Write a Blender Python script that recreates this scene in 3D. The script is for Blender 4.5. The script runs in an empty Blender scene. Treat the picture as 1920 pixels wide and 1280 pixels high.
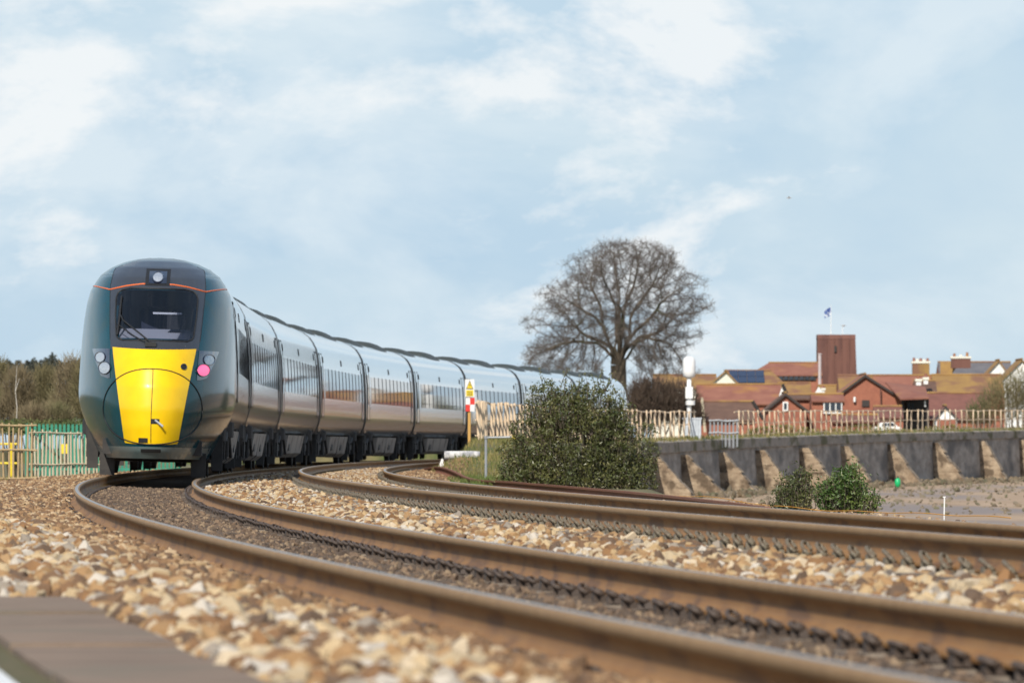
import bpy, bmesh, math, random
import numpy as np
from mathutils import Vector, Matrix
R = math.radians
scene = bpy.context.scene
COL = scene.collection

# ------------------------------------------------------------------ camera
F_PX, CAM_H, HOR = 15060.0, 0.520, 836.1          # focal length in 1920-px units, eye height, horizon row
cam_d = bpy.data.cameras.new('camera'); cam = bpy.data.objects.new('camera', cam_d); COL.objects.link(cam)
cam_d.sensor_width = 36.0; cam_d.lens = F_PX/1920*36.0
cam_d.clip_start = 0.5; cam_d.clip_end = 12000
cam.location = (0, 0, CAM_H)
cam.rotation_euler = (R(90)+math.atan((HOR-640)/F_PX), 0, 0)
cam_d.dof.use_dof = True; cam_d.dof.focus_distance = 88.0; cam_d.dof.aperture_fstop = 11.0
scene.camera = cam

# ------------------------------------------------------------------ sky and sun
SUN_EL, SUN_AZ = R(39), R(16)                      # azimuth: behind the camera, to its left
sun_dir = Vector((-math.sin(SUN_AZ)*math.cos(SUN_EL), -math.cos(SUN_AZ)*math.cos(SUN_EL), math.sin(SUN_EL)))
world = bpy.data.worlds.new('World'); scene.world = world; world.use_nodes = True
nt = world.node_tree; nt.nodes.clear()
def wn(t, **kw):
    n = nt.nodes.new(t)
    for k, v in kw.items(): setattr(n, k, v)
    return n
out = wn('ShaderNodeOutputWorld'); bg = wn('ShaderNodeBackground'); bg.inputs['Strength'].default_value = 0.12
sky = wn('ShaderNodeTexSky', sky_type='NISHITA', sun_disc=False)
sky.sun_elevation = SUN_EL; sky.sun_rotation = math.atan2(sun_dir.x, sun_dir.y)
sky.air_density = 1.0; sky.dust_density = 0.6; sky.ozone_density = 1.5
tc = wn('ShaderNodeTexCoord')
mp = wn('ShaderNodeMapping'); mp.inputs['Scale'].default_value = (16, 16, 34); mp.inputs['Location'].default_value = (25.0938, 14.2906, 1.1125)
nt.links.new(tc.outputs['Generated'], mp.inputs['Vector'])
n1 = wn('ShaderNodeTexNoise'); n1.inputs['Scale'].default_value = 1.0; n1.inputs['Detail'].default_value = 7; n1.inputs['Roughness'].default_value = 0.52; n1.inputs['Distortion'].default_value = 0.35
nt.links.new(mp.outputs[0], n1.inputs['Vector'])
r1 = wn('ShaderNodeValToRGB'); r1.color_ramp.elements[0].position = 0.34; r1.color_ramp.elements[1].position = 0.62
nt.links.new(n1.outputs['Fac'], r1.inputs[0])
n2 = wn('ShaderNodeTexNoise'); n2.inputs['Scale'].default_value = 1.5; n2.inputs['Detail'].default_value = 10; n2.inputs['Roughness'].default_value = 0.57; n2.inputs['Distortion'].default_value = 0.25
nt.links.new(mp.outputs[0], n2.inputs['Vector'])
r2 = wn('ShaderNodeValToRGB'); r2.color_ramp.elements[0].position = 0.45; r2.color_ramp.elements[1].position = 0.63
nt.links.new(n2.outputs['Fac'], r2.inputs[0])
# haze and thin cloud thicken towards the horizon; blue-grey gaps, pale cloud, then crisp bright cloud heads
sx = wn('ShaderNodeSeparateXYZ'); nt.links.new(tc.outputs['Generated'], sx.inputs[0])
air = wn('ShaderNodeMapRange', interpolation_type='SMOOTHSTEP'); air.inputs[1].default_value = 0.07; air.inputs[2].default_value = 0.40; air.inputs[3].default_value = 1.0; air.inputs[4].default_value = 0.15
nt.links.new(sx.outputs['Z'], air.inputs[0])
def mixc(fac, a_, b_):
    m = wn('ShaderNodeMix', data_type='RGBA')
    nt.links.new(fac, m.inputs[0])
    for i, c in ((6, a_), (7, b_)):
        if isinstance(c, tuple): m.inputs[i].default_value = c
        else: nt.links.new(c, m.inputs[i])
    return m.outputs[2]
def mulf(a_, b_):
    m = wn('ShaderNodeMath', operation='MULTIPLY')
    for i, c in enumerate((a_, b_)):
        if isinstance(c, float): m.inputs[i].default_value = c
        else: nt.links.new(c, m.inputs[i])
    return m.outputs[0]
n3 = wn('ShaderNodeTexNoise'); n3.inputs['Scale'].default_value = 1.3; n3.inputs['Detail'].default_value = 12; n3.inputs['Roughness'].default_value = 0.6; n3.inputs['Distortion'].default_value = 0.2
mp3 = wn('ShaderNodeMapping'); mp3.inputs['Location'].default_value = (7.1, 2.4, 1.15); nt.links.new(mp.outputs[0], mp3.inputs['Vector']); nt.links.new(mp3.outputs[0], n3.inputs['Vector'])
r3 = wn('ShaderNodeValToRGB'); r3.color_ramp.elements[0].position = 0.55; r3.color_ramp.elements[1].position = 0.635; nt.links.new(n3.outputs['Fac'], r3.inputs[0])
pale = mixc(r1.outputs[0], (3.95, 5.4, 6.75, 1), (5.15, 6.3, 7.1, 1))
c1_ = mixc(mulf(air.outputs[0], 0.96), sky.outputs[0], pale)
c2_ = mixc(mulf(mulf(r2.outputs[0], air.outputs[0]), 0.75), c1_, (6.3, 7.1, 7.6, 1))
c3_ = mixc(mulf(mulf(r3.outputs[0], air.outputs[0]), 0.85), c2_, (7.6, 7.85, 7.95, 1))
nt.links.new(c3_, bg.inputs['Color']); nt.links.new(bg.outputs[0], out.inputs[0])
sun_d = bpy.data.lights.new('sun', 'SUN'); sun_d.energy = 5.0; sun_d.angle = R(0.55); sun_d.color = (1.0, 0.93, 0.82)
sun_o = bpy.data.objects.new('sun', sun_d); COL.objects.link(sun_o)
sun_o.rotation_euler = sun_dir.to_track_quat('Z', 'Y').to_euler(); sun_o.location = (-40, -40, 60)
vs = scene.view_settings; vs.view_transform = 'Standard'; vs.look = 'None'; vs.gamma = 1; vs.exposure = 0.0; vs.use_curve_mapping = False
scene.cycles.max_bounces = 8; scene.cycles.transparent_max_bounces = 12

# ------------------------------------------------------------------ helpers
rng = np.random.default_rng(7); random.seed(7)
def at(px, py, d): return Vector(((px-960)*d/F_PX, d, CAM_H-(py-HOR)*d/F_PX))   # survey note -> world point at distance d

def mat(name, c1, c2=None, scale=4.0, rough=0.75, metal=0.0, lo=0.35, hi=0.65, c3=None, scale3=1.0, lo3=0.5, hi3=0.62,
        bump=0.0, bscale=30.0, bdist=0.01, coat=0.0, stretch=(1,1,1), detail=5, spec=0.5, coords='Object', rand=None, emit=None, estr=0.0):
    m = bpy.data.materials.new(name); m.use_nodes = True; t = m.node_tree; b = t.nodes['Principled BSDF']
    b.inputs['Roughness'].default_value = rough; b.inputs['Metallic'].default_value = metal
    b.inputs['Coat Weight'].default_value = coat; b.inputs['Coat Roughness'].default_value = 0.03
    b.inputs['Specular IOR Level'].default_value = spec
    co = t.nodes.new('ShaderNodeTexCoord'); mpn = t.nodes.new('ShaderNodeMapping'); mpn.inputs['Scale'].default_value = stretch
    t.links.new(co.outputs[coords], mpn.inputs['Vector'])
    col = None
    if rand:
        oi = t.nodes.new('ShaderNodeObjectInfo'); rp = t.nodes.new('ShaderNodeValToRGB'); cr = rp.color_ramp
        cr.interpolation = 'CONSTANT' if len(rand) > 5 else 'LINEAR'
        while len(cr.elements) < len(rand): cr.elements.new(0.5)
        for i, c in enumerate(rand):
            cr.elements[i].position = i/len(rand); cr.elements[i].color = (*c, 1)
        t.links.new(oi.outputs['Random'], rp.inputs[0]); col = rp.outputs[0]
    if c2 is not None:
        n = t.nodes.new('ShaderNodeTexNoise'); n.inputs['Scale'].default_value = scale; n.inputs['Detail'].default_value = detail; n.inputs['Roughness'].default_value = 0.6
        t.links.new(mpn.outputs[0], n.inputs['Vector'])
        rp = t.nodes.new('ShaderNodeValToRGB'); rp.color_ramp.elements[0].position = lo; rp.color_ramp.elements[1].position = hi
        t.links.new(n.outputs['Fac'], rp.inputs[0])
        mx = t.nodes.new('ShaderNodeMix'); mx.data_type = 'RGBA'; t.links.new(rp.outputs[0], mx.inputs[0])
        if col is None: mx.inputs[6].default_value = (*c1, 1)
        else: t.links.new(col, mx.inputs[6])
        mx.inputs[7].default_value = (*c2, 1); col = mx.outputs[2]
    if c3 is not None:
        n = t.nodes.new('ShaderNodeTexNoise'); n.inputs['Scale'].default_value = scale3; n.inputs['Detail'].default_value = 4
        t.links.new(mpn.outputs[0], n.inputs['Vector'])
        rp = t.nodes.new('ShaderNodeValToRGB'); rp.color_ramp.elements[0].position = lo3; rp.color_ramp.elements[1].position = hi3
        t.links.new(n.outputs['Fac'], rp.inputs[0])
        mx = t.nodes.new('ShaderNodeMix'); mx.data_type = 'RGBA'; t.links.new(rp.outputs[0], mx.inputs[0])
        if col is None: mx.inputs[6].default_value = (*c1, 1)
        else: t.links.new(col, mx.inputs[6])
        mx.inputs[7].default_value = (*c3, 1); col = mx.outputs[2]
    if col is None: b.inputs['Base Color'].default_value = (*c1, 1)
    else: t.links.new(col, b.inputs['Base Color'])
    if bump > 0:
        n = t.nodes.new('ShaderNodeTexNoise'); n.inputs['Scale'].default_value = bscale; n.inputs['Detail'].default_value = 6
        t.links.new(mpn.outputs[0], n.inputs['Vector'])
        bp = t.nodes.new('ShaderNodeBump'); bp.inputs['Strength'].default_value = bump; bp.inputs['Distance'].default_value = bdist
        t.links.new(n.outputs['Fac'], bp.inputs['Height']); t.links.new(bp.outputs[0], b.inputs['Normal'])
    if emit:
        b.inputs['Emission Color'].default_value = (*emit, 1); b.inputs['Emission Strength'].default_value = estr
    return m

def tag(o, label=None, cat=None, group=None, kind=None):
    if label: o['label'] = label
    if cat: o['category'] = cat
    if group: o['group'] = group
    if kind: o['kind'] = kind
    return o
def mesh_obj(name, verts, faces, m=None, parent=None, smooth=False, mats=None, midx=None):
    me = bpy.data.meshes.new(name)
    me.from_pydata([tuple(v) for v in verts], [], [tuple(f) for f in faces]); me.update()
    for mm in (mats or ([m] if m else [])): me.materials.append(mm)
    if midx is not None: me.polygons.foreach_set('material_index', midx)
    if smooth: me.polygons.foreach_set('use_smooth', [True]*len(me.polygons))
    o = bpy.data.objects.new(name, me); COL.objects.link(o)
    if parent: o.parent = parent
    return o
def np_mesh(name, V, Fc, m, parent=None, smooth=False):
    """V (n,3), Fc (k,q) numpy, quick build"""
    V = np.asarray(V, np.float32); Fc = np.asarray(Fc, np.int32); q = Fc.shape[1]
    me = bpy.data.meshes.new(name); me.vertices.add(len(V)); me.vertices.foreach_set('co', V.ravel())
    me.loops.add(Fc.size); me.loops.foreach_set('vertex_index', Fc.ravel())
    me.polygons.add(len(Fc)); me.polygons.foreach_set('loop_start', np.arange(0, Fc.size, q, dtype=np.int32))
    me.polygons.foreach_set('use_smooth', np.full(len(Fc), smooth))
    me.update(calc_edges=True); me.validate(); me.materials.append(m)
    o = bpy.data.objects.new(name, me); COL.objects.link(o)
    if parent: o.parent = parent
    return o
def dup(o, parent, loc=None, rot=None, scale=None):
    c = o.copy(); COL.objects.link(c); c.parent = parent
    if loc is not None: c.location = loc
    if rot is not None: c.rotation_euler = rot
    if scale is not None: c.scale = scale
    return c
def empty(name, loc=(0,0,0), rot=(0,0,0), parent=None):
    o = bpy.data.objects.new(name, None); o.empty_display_size = 0.2; COL.objects.link(o); o.location = loc; o.rotation_euler = rot
    if parent: o.parent = parent
    return o
class MB:
    """collects shapes for ONE mesh"""
    def __init__(s): s.v = []; s.f = []
    def add(s, v, f):
        n = len(s.v); s.v += [tuple(p) for p in v]; s.f += [tuple(i+n for i in q) for q in f]; return s
    def box(s, x0, x1, y0, y1, z0, z1, M=None):
        v = [Vector(p) for p in ((x0,y0,z0),(x1,y0,z0),(x1,y1,z0),(x0,y1,z0),(x0,y0,z1),(x1,y0,z1),(x1,y1,z1),(x0,y1,z1))]
        if M is not None: v = [M @ p for p in v]
        return s.add(v, [(0,3,2,1),(4,5,6,7),(0,1,5,4),(1,2,6,5),(2,3,7,6),(3,0,4,7)])
    def prism(s, poly, a, b):
        """poly: list of points (Vector), extruded from offset a to b (Vectors)"""
        n = len(poly); v = [p+a for p in poly]+[p+b for p in poly]
        return s.add(v, [tuple(range(n-1,-1,-1)), tuple(range(n,2*n))]+[(i,(i+1)%n,n+(i+1)%n,n+i) for i in range(n)])
    def tube(s, pts, r, n=8, cap=True):
        pts = [Vector(p) for p in pts]; rr = r if isinstance(r, (list, tuple)) else [r]*len(pts); v = []; f = []
        for i, p in enumerate(pts):
            t = (pts[min(i+1,len(pts)-1)]-pts[max(i-1,0)]).normalized()
            a = t.cross(Vector((0,0,1)) if abs(t.z) < 0.9 else Vector((1,0,0))).normalized(); b = t.cross(a)
            v += [p+(a*math.cos(2*math.pi*k/n)+b*math.sin(2*math.pi*k/n))*rr[i] for k in range(n)]
        for i in range(len(pts)-1):
            f += [(i*n+k, i*n+(k+1)%n, (i+1)*n+(k+1)%n, (i+1)*n+k) for k in range(n)]
        if cap: f += [tuple(range(n)), tuple(range(len(v)-1, len(v)-1-n, -1))]
        return s.add(v, f)
    def lathe(s, prof, c, n=16, axis='z'):
        """prof: (r, h) from bottom to top"""
        v = []; f = []
        for r, h in prof:
            for k in range(n):
                a = 2*math.pi*k/n; p = (r*math.cos(a), r*math.sin(a), h)
                if axis == 'y': p = (p[0], p[2], p[1])
                if axis == 'x': p = (p[2], p[0], p[1])
                v.append(Vector(p)+Vector(c))
        for i in range(len(prof)-1): f += [(i*n+k, i*n+(k+1)%n, (i+1)*n+(k+1)%n, (i+1)*n+k) for k in range(n)]
        f += [tuple(range(n-1,-1,-1)), tuple(range((len(prof)-1)*n, len(prof)*n))]
        return s.add(v, f)
    def build(s, name, m, parent=None, smooth=False):
        o = mesh_obj(name, s.v, s.f, m, parent, smooth)
        bm = bmesh.new(); bm.from_mesh(o.data); bmesh.ops.recalc_face_normals(bm, faces=bm.faces); bm.to_mesh(o.data); bm.free()
        return o

# ------------------------------------------------------------------ the curve of the line (a circular arc, radius about 1590 m)
X0, D0, TH, K = -4.878, 90.0, -0.0549, 0.0006291
GA, SIX = 1.505, 1.65                              # rail centres, gap between the tracks
OFF = {'A': 0.0, 'B': GA, 'C': GA+SIX, 'D': 2*GA+SIX}
ZR = {'A': 0.037, 'B': 0.0, 'C': 0.110, 'D': 0.073}   # rail head heights (the curve is canted)
def heading(s): return TH+K*s
def P(s, off=0.0, z=0.0):
    h = TH+K*s
    return Vector((X0-(math.cos(h)-math.cos(TH))/K+off*math.cos(h), D0+(math.sin(h)-math.sin(TH))/K-off*math.sin(h), z))
def Pn(s, off):
    h = TH+K*s
    return X0-(np.cos(h)-math.cos(TH))/K+off*np.cos(h), D0+(np.sin(h)-math.sin(TH))/K-off*np.sin(h)
def sof(d): return (d-D0)*1.001                    # arc position at distance d, near enough
def smooth(x, a, b):
    t = np.clip((x-a)/(b-a), 0, 1); return t*t*(3-2*t)

# ------------------------------------------------------------------ materials
M_bed = mat('ballast_bed', (.08,.052,.032), (.20,.135,.08), 28, .9, c3=(.08,.055,.04), scale3=9, bump=1, bscale=40, bdist=.03)
M_earth = mat('earth', (.12,.10,.055), (.20,.17,.08), 1.2, .95, c3=(.09,.11,.035), scale3=.5, bump=.8, bscale=9, bdist=.05)
M_beach = mat('beach_mud', (.34,.245,.17), (.42,.315,.225), .6, .95, spec=.08, c3=(.25,.215,.20), scale3=.10, lo3=.52, hi3=.60, stretch=(1,.12,1), bump=.5, bscale=4, bdist=.04)
M_rust = mat('rail_rust', (.25,.118,.034), (.30,.155,.05), 3, .6, stretch=(1,1,6), c3=(.16,.078,.03), scale3=1.5, spec=.25)
M_head = mat('rail_head', (.31,.19,.088), (.26,.155,.07), 6, .62, spec=.2)
M_run = mat('rail_running_surface', (.42,.33,.25), (.36,.27,.19), 5, .30, metal=.75)
M_oldrust = mat('old_rail_rust', (.17,.062,.035), (.23,.095,.05), 5, .8, bump=.3, bscale=60)
M_sleeper = mat('sleeper_concrete', (.15,.12,.095), (.23,.19,.15), 5, .9, c3=(.07,.06,.055), scale3=3, bump=.4, bscale=50)
M_clipd = mat('clip_dark', (.055,.040,.032), (.085,.06,.045), 30, .6)
M_clipl = mat('clip_light', (.17,.15,.11), (.12,.09,.06), 30, .65)
M_stone = mat('ballast_stone', (1,1,1), (.20,.13,.075), 14, .88, lo=.52, hi=.78, rand=[(.42,.29,.15),(.24,.125,.05),(.48,.36,.21),(.15,.085,.045),(.32,.19,.085),(.52,.42,.29),(.19,.10,.045),(.27,.23,.185),(.42,.33,.21),(.50,.45,.38),(.11,.07,.045),(.34,.21,.10)])
M_stoneb = mat('ballast_stone_brown', (1,1,1), (.13,.085,.05), 14, .9, lo=.5, hi=.8, rand=[(.30,.18,.09),(.21,.12,.058),(.38,.26,.14),(.15,.09,.05),(.26,.15,.072),(.46,.34,.21),(.18,.10,.05),(.11,.07,.045)])
M_fines = mat('ballast_fines', (1,1,1), (.07,.052,.04), 14, .9, lo=.5, hi=.8, rand=[(.15,.10,.065),(.095,.066,.046),(.20,.135,.085),(.075,.053,.04),(.14,.092,.058),(.26,.185,.115),(.10,.07,.048)])
M_conc = mat('concrete', (.24,.17,.12), (.17,.12,.085), 2.5, .9, c3=(.18,.14,.10), scale3=1.3, bump=.4, bscale=30)
M_white = mat('white_paint', (.78,.78,.77), (.68,.68,.66), 3, .5)
M_moss = mat('moss', (.07,.075,.025), (.13,.10,.05), 12, .95, bump=.8, bscale=30)
M_wall = mat('sea_wall_masonry', (.23,.198,.168), (.40,.352,.305), 1.8, .95, c3=(.13,.12,.11), scale3=.7, lo3=.48, hi3=.66, stretch=(1,.2,1), bump=.8, bscale=5, bdist=.08)
M_cope = mat('sea_wall_coping', (.24,.21,.175), (.34,.29,.24), 2, .95, c3=(.11,.10,.045), scale3=1.1, stretch=(1,.22,1), bump=.8, bscale=8, bdist=.08)
M_butt = mat('buttress_stone', (.25,.18,.118), (.38,.295,.205), 2.2, .9, c3=(.12,.085,.055), scale3=1.8, lo3=.48, hi3=.62, bump=.9, bscale=5, bdist=.08)
M_pale = mat('chestnut_pale', (.62,.46,.30), (.72,.58,.42), 4, .85, stretch=(3,3,.6))
M_palegrey = mat('weathered_pale', (.47,.41,.29), (.58,.51,.38), 6, .85, stretch=(3,3,.6))
M_palebrown = mat('brown_pale', (.36,.26,.14), (.47,.35,.20), 6, .85, stretch=(3,3,.6))
M_green = mat('palisade_green', (.02,.20,.13), (.03,.26,.17), 3, .55)
M_yellow = mat('yellow_plate', (.80,.60,.03), (.72,.54,.03), 4, .5)
M_black = mat('black_matt', (.012,.012,.013), None, rough=.6)
M_grey = mat('grey_steel', (.34,.36,.38), (.27,.29,.31), 4, .5, metal=.2)
M_red = mat('red_plate', (.62,.035,.025), None, rough=.5)

# ------------------------------------------------------------------ ground
def wall_top(s): return np.where(s < 235, .74, .74+(s-235)*.0046)
def ground_z(s, off):
    s = np.asarray(s, float); off = np.asarray(off, float)
    z = np.interp(off, [-60,-12,-8,-4,-2.2,-1.5,-.9,-.35,0,GA,2.0,2.5,OFF['C'],OFF['D'],5.3,6.0,9.0,60],
                  [-.9,-.7,-.5,-.24,-.17,-.10,-.085,-.10,-.14,-.19,-.15,-.105,-.10,-.105,-.12,-.22,-.28,-.28])
    z = z+(.42*smooth(s, 100, 110)+.44*smooth(s, 114, 125))*smooth(off, 5.2, 5.9)
    edge = np.interp(s, [-100, 60, 225, 500], [8.8, 9.6, 6.3, 6.3])
    t = np.clip((off-edge)/np.interp(s, [-100,150,228,500], [1.5,1.5,.12,.12]), 0, 1); z = z*(1-t)+(-2.3)*t
    return z
ss = np.concatenate([np.arange(-89, 60, .8), np.arange(60, 260, 2.0), np.arange(260, 452, 6)])
oo = np.concatenate([[-60,-40,-25,-16,-12,-9,-7,-5.5,-4.5,-3.8], np.arange(-3.2, 6.2, .16), [6.28,6.36,6.45,6.6,6.9,7.2,7.5,8,8.5,8.9,9.2,9.6,10,10.5,11,11.6,12.4]])
SS, OO = np.meshgrid(ss, oo, indexing='ij')
ZZ = ground_z(SS, OO)+(rng.random(SS.shape)-.5)*.025*(np.abs(OO-2.3) < 6)
XX, YY = Pn(SS, OO)
nS, nO = SS.shape; idx = np.arange(nS*nO).reshape(nS, nO)
Fq = np.stack([idx[:-1,:-1], idx[:-1,1:], idx[1:,1:], idx[1:,:-1]], -1).reshape(-1, 4)
gr = np_mesh('trackbed_ground', np.stack([XX, YY, ZZ], -1).reshape(-1, 3), Fq, M_bed, smooth=True)
gr.data.materials.append(M_earth)
ctr = (OO[:-1,:-1] < -3.1) | (OO[:-1,:-1] > 5.6)
gr.data.polygons.foreach_set('material_index', ctr.reshape(-1).astype(np.int32))
tag(gr, 'brown ballast and earth bed the tracks lie on', kind='structure')
tag(mesh_obj('beach', [(-200,60,-1.52),(300,60,-1.52),(300,900,-1.62),(-200,900,-1.62)], [(0,1,2,3)], M_beach), 'grey brown tidal mud and sand below the sea wall', kind='structure')
tag(mesh_obj('ground', [(-5000,-300,-2.4),(5000,-300,-2.4),(5000,9000,-2.4),(-5000,9000,-2.4)], [(0,1,2,3)], M_earth), 'open land reaching the horizon', kind='structure')
tag(mesh_obj('village_ground', [(-60,545,.1),(90,545,.1),(150,1300,.1),(-160,1300,.1),(-60,545,-2.5),(90,545,-2.5)], [(0,1,2,3),(0,4,5,1)], M_earth), 'ground the village stands on', kind='structure')
tag(mesh_obj('field_ground', [(-120,230,-.62),(-9,230,-.62),(-9,420,-.45),(-120,420,-.1)], [(0,1,2,3)], M_earth), 'rough ground under the bare scrub', kind='structure')

# ------------------------------------------------------------------ ballast stones: real stones, instanced
def stone_cloud(name, label, s, off, size, material, dz=0.0, nvar=5, seed=1, squash=.72, zfix=None):
    x, y = Pn(s, off); z = (ground_z(s, off) if zfix is None else zfix+0*s)+dz+(rng.random(len(s))-.45)*size*.9
    n = len(s)
    me = bpy.data.meshes.new(name); me.vertices.add(n); me.vertices.foreach_set('co', np.stack([x,y,z],-1).astype(np.float32).ravel())
    a = me.attributes.new('rot', 'FLOAT_VECTOR', 'POINT'); a.data.foreach_set('vector', (rng.random((n,3))*6.28).astype(np.float32).ravel())
    sc_ = (size*(.55+.9*rng.random(n)**1.6))[:,None]*np.stack([.8+.5*rng.random(n), .7+.45*rng.random(n), squash*(.75+.5*rng.random(n))],-1)*.5
    a = me.attributes.new('scl', 'FLOAT_VECTOR', 'POINT'); a.data.foreach_set('vector', sc_.astype(np.float32).ravel())
    a = me.attributes.new('var', 'INT', 'POINT'); a.data.foreach_set('value', rng.integers(0, nvar, n).astype(np.int32))
    me.materials.append(material)
    o = bpy.data.objects.new(name, me); COL.objects.link(o); tag(o, label, kind='stuff')
    g = bpy.data.node_groups.new(name, 'GeometryNodeTree')
    g.interface.new_socket('Geometry', in_out='INPUT', socket_type='NodeSocketGeometry'); g.interface.new_socket('Geometry', in_out='OUTPUT', socket_type='NodeSocketGeometry')
    N = g.nodes; L = g.links
    gi = N.new('NodeGroupInput'); go = N.new('NodeGroupOutput'); ip = N.new('GeometryNodeInstanceOnPoints'); gti = N.new('GeometryNodeGeometryToInstance')
    for k in range(nvar):
        ic = N.new('GeometryNodeMeshIcoSphere'); ic.inputs['Radius'].default_value = 1; ic.inputs['Subdivisions'].default_value = 1 if k%2 else 2
        rv = N.new('FunctionNodeRandomValue'); rv.data_type = 'FLOAT_VECTOR'
        rv.inputs[0].default_value = (-.45,-.45,-.45); rv.inputs[1].default_value = (.45,.45,.45); rv.inputs['Seed'].default_value = seed*17+k
        sp = N.new('GeometryNodeSetPosition'); L.new(ic.outputs['Mesh'], sp.inputs['Geometry']); L.new(rv.outputs[0], sp.inputs['Offset'])
        ch = N.new('GeometryNodeConvexHull'); L.new(sp.outputs[0], ch.inputs[0])
        sm = N.new('GeometryNodeSetMaterial'); sm.inputs['Material'].default_value = material; L.new(ch.outputs[0], sm.inputs[0])
        L.new(sm.outputs[0], gti.inputs[0])
    def na(nm, t):
        q = N.new('GeometryNodeInputNamedAttribute'); q.data_type = t; q.inputs['Name'].default_value = nm; return [s_ for s_ in q.outputs if s_.enabled][0]
    L.new(gi.outputs[0], ip.inputs['Points']); L.new(gti.outputs[0], ip.inputs['Instance']); ip.inputs['Pick Instance'].default_value = True
    L.new(na('var','INT'), ip.inputs['Instance Index']); L.new(na('rot','FLOAT_VECTOR'), ip.inputs['Rotation']); L.new(na('scl','FLOAT_VECTOR'), ip.inputs['Scale'])
    L.new(ip.outputs[0], go.inputs[0])
    md = o.modifiers.new('stones', 'NODES'); md.node_group = g
    return o
def scatter(s0, s1, o0, o1, dens, skip=()):
    n = int((s1-s0)*(o1-o0)*dens); s = s0+(s1-s0)*rng.random(n); o = o0+(o1-o0)*rng.random(n)
    keep = np.ones(n, bool)
    for r_ in OFF.values(): keep &= np.abs(o-r_) > .085
    return s[keep], o[keep]
def cat(*ps): return np.concatenate([p[0] for p in ps]), np.concatenate([p[1] for p in ps])
s_, o_ = cat(scatter(-76, -58, -1.14, -.45, 420), scatter(-58, -30, -2.2, -.58, 400), scatter(-30, 15, -2.6, -1.15, 200))
stone_cloud('shoulder_ballast', 'cream and tan ballast stones heaped left of the nearest rail', s_, o_, .070, M_stone, seed=1)
s_, o_ = cat(scatter(-74, -30, -.62, -.09, 480), scatter(-30, 40, -2.7, -.09, 300), scatter(40, 110, -3.4, -.1, 160))
stone_cloud('cess_ballast', 'brown dirty ballast stones against the outside of the nearest rail', s_, o_, .050, M_stoneb, seed=2)
s_, o_ = cat(scatter(-74, 40, .09, GA-.2, 330))
ph = np.abs((s_+76+.325)%.65-.325); keep = (ph > .13) | (rng.random(len(s_)) < .14); s_, o_ = s_[keep], o_[keep]
stone_cloud('four_foot_ballast', 'fine dark dirty ballast between the rails of the near track', s_, o_, .036, M_fines, dz=-.012, seed=3, squash=.5)
s_, o_ = cat(scatter(-70, -10, GA+.16, OFF['C']-.19, 340), scatter(-10, 60, GA+.16, OFF['C']-.19, 260), scatter(60, 150, GA+.16, OFF['C']-.12, 150))
stone_cloud('six_foot_ballast', 'cream, orange and brown ballast stones filling the gap between the two tracks', s_, o_, .064, M_stone, dz=.004, seed=4)
s_, o_ = cat(scatter(-50, 20, OFF['C']+.1, OFF['D']-.2, 220), scatter(20, 130, OFF['C']+.1, OFF['D']-.14, 330))
stone_cloud('far_four_foot_ballast', 'pale brown ballast stones between the rails of the far track', s_, o_, .050, M_stone, dz=0, seed=5)
s_, o_ = cat(scatter(-50, 110, OFF['D']+.1, 6.1, 190), scatter(-40, 20, 6.1, 8.9, 70))
stone_cloud('far_cess_ballast', 'tan ballast stones beyond the far track', s_, o_, .052, M_stoneb, dz=0, seed=6)

# ------------------------------------------------------------------ tracks
def rail_mesh(name, off, zr, s0, s1, parent, mats):
    prof = [(-.070,-.159),(-.070,-.148),(-.022,-.130),(-.009,-.112),(-.009,-.052),(-.034,-.038),(-.036,-.008),(-.030,-.002),(-.018,0),
            (.018,0),(.030,-.002),(.036,-.008),(.034,-.038),(.009,-.052),(.009,-.112),(.022,-.130),(.070,-.148),(.070,-.159)]
    st = list(np.arange(s0, s1, 1.0)); v = []; f = []; mi = []; n = len(prof)
    for s in st:
        for a, z in prof: v.append(P(s, off+a, zr+z))
    for i in range(len(st)-1):
        for k in range(n):
            f.append((i*n+k, i*n+(k+1)%n, (i+1)*n+(k+1)%n, (i+1)*n+k))
            mi.append(2 if k == 8 else (1 if 5 <= k <= 11 else 0))
    o = mesh_obj(name, v, f, None, parent, mats=mats, midx=mi)
    bm = bmesh.new(); bm.from_mesh(o.data); bmesh.ops.recalc_face_normals(bm, faces=bm.faces); bm.to_mesh(o.data); bm.free()
    o.data.polygons.foreach_set('use_smooth', [k%n not in (17,0) for k in range(len(f))])
    return o
def clip_shape(tall=1.0):
    """a bent-rod spring clip in its housing, rail at +x"""
    m = MB()
    pts = [(-.026+.026*math.cos(a), .062*math.sin(a), (.006+.018*(1-math.cos(a))/2+.008*math.sin(a))*tall) for a in np.linspace(.35, 5.9, 13)]
    m.tube(pts, .0105, 6)
    m.box(-.05,-.022,-.03,.03,-.03,.012*tall); m.box(-.022,.04,-.06,.06,-.03,.002)
    return m
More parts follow.
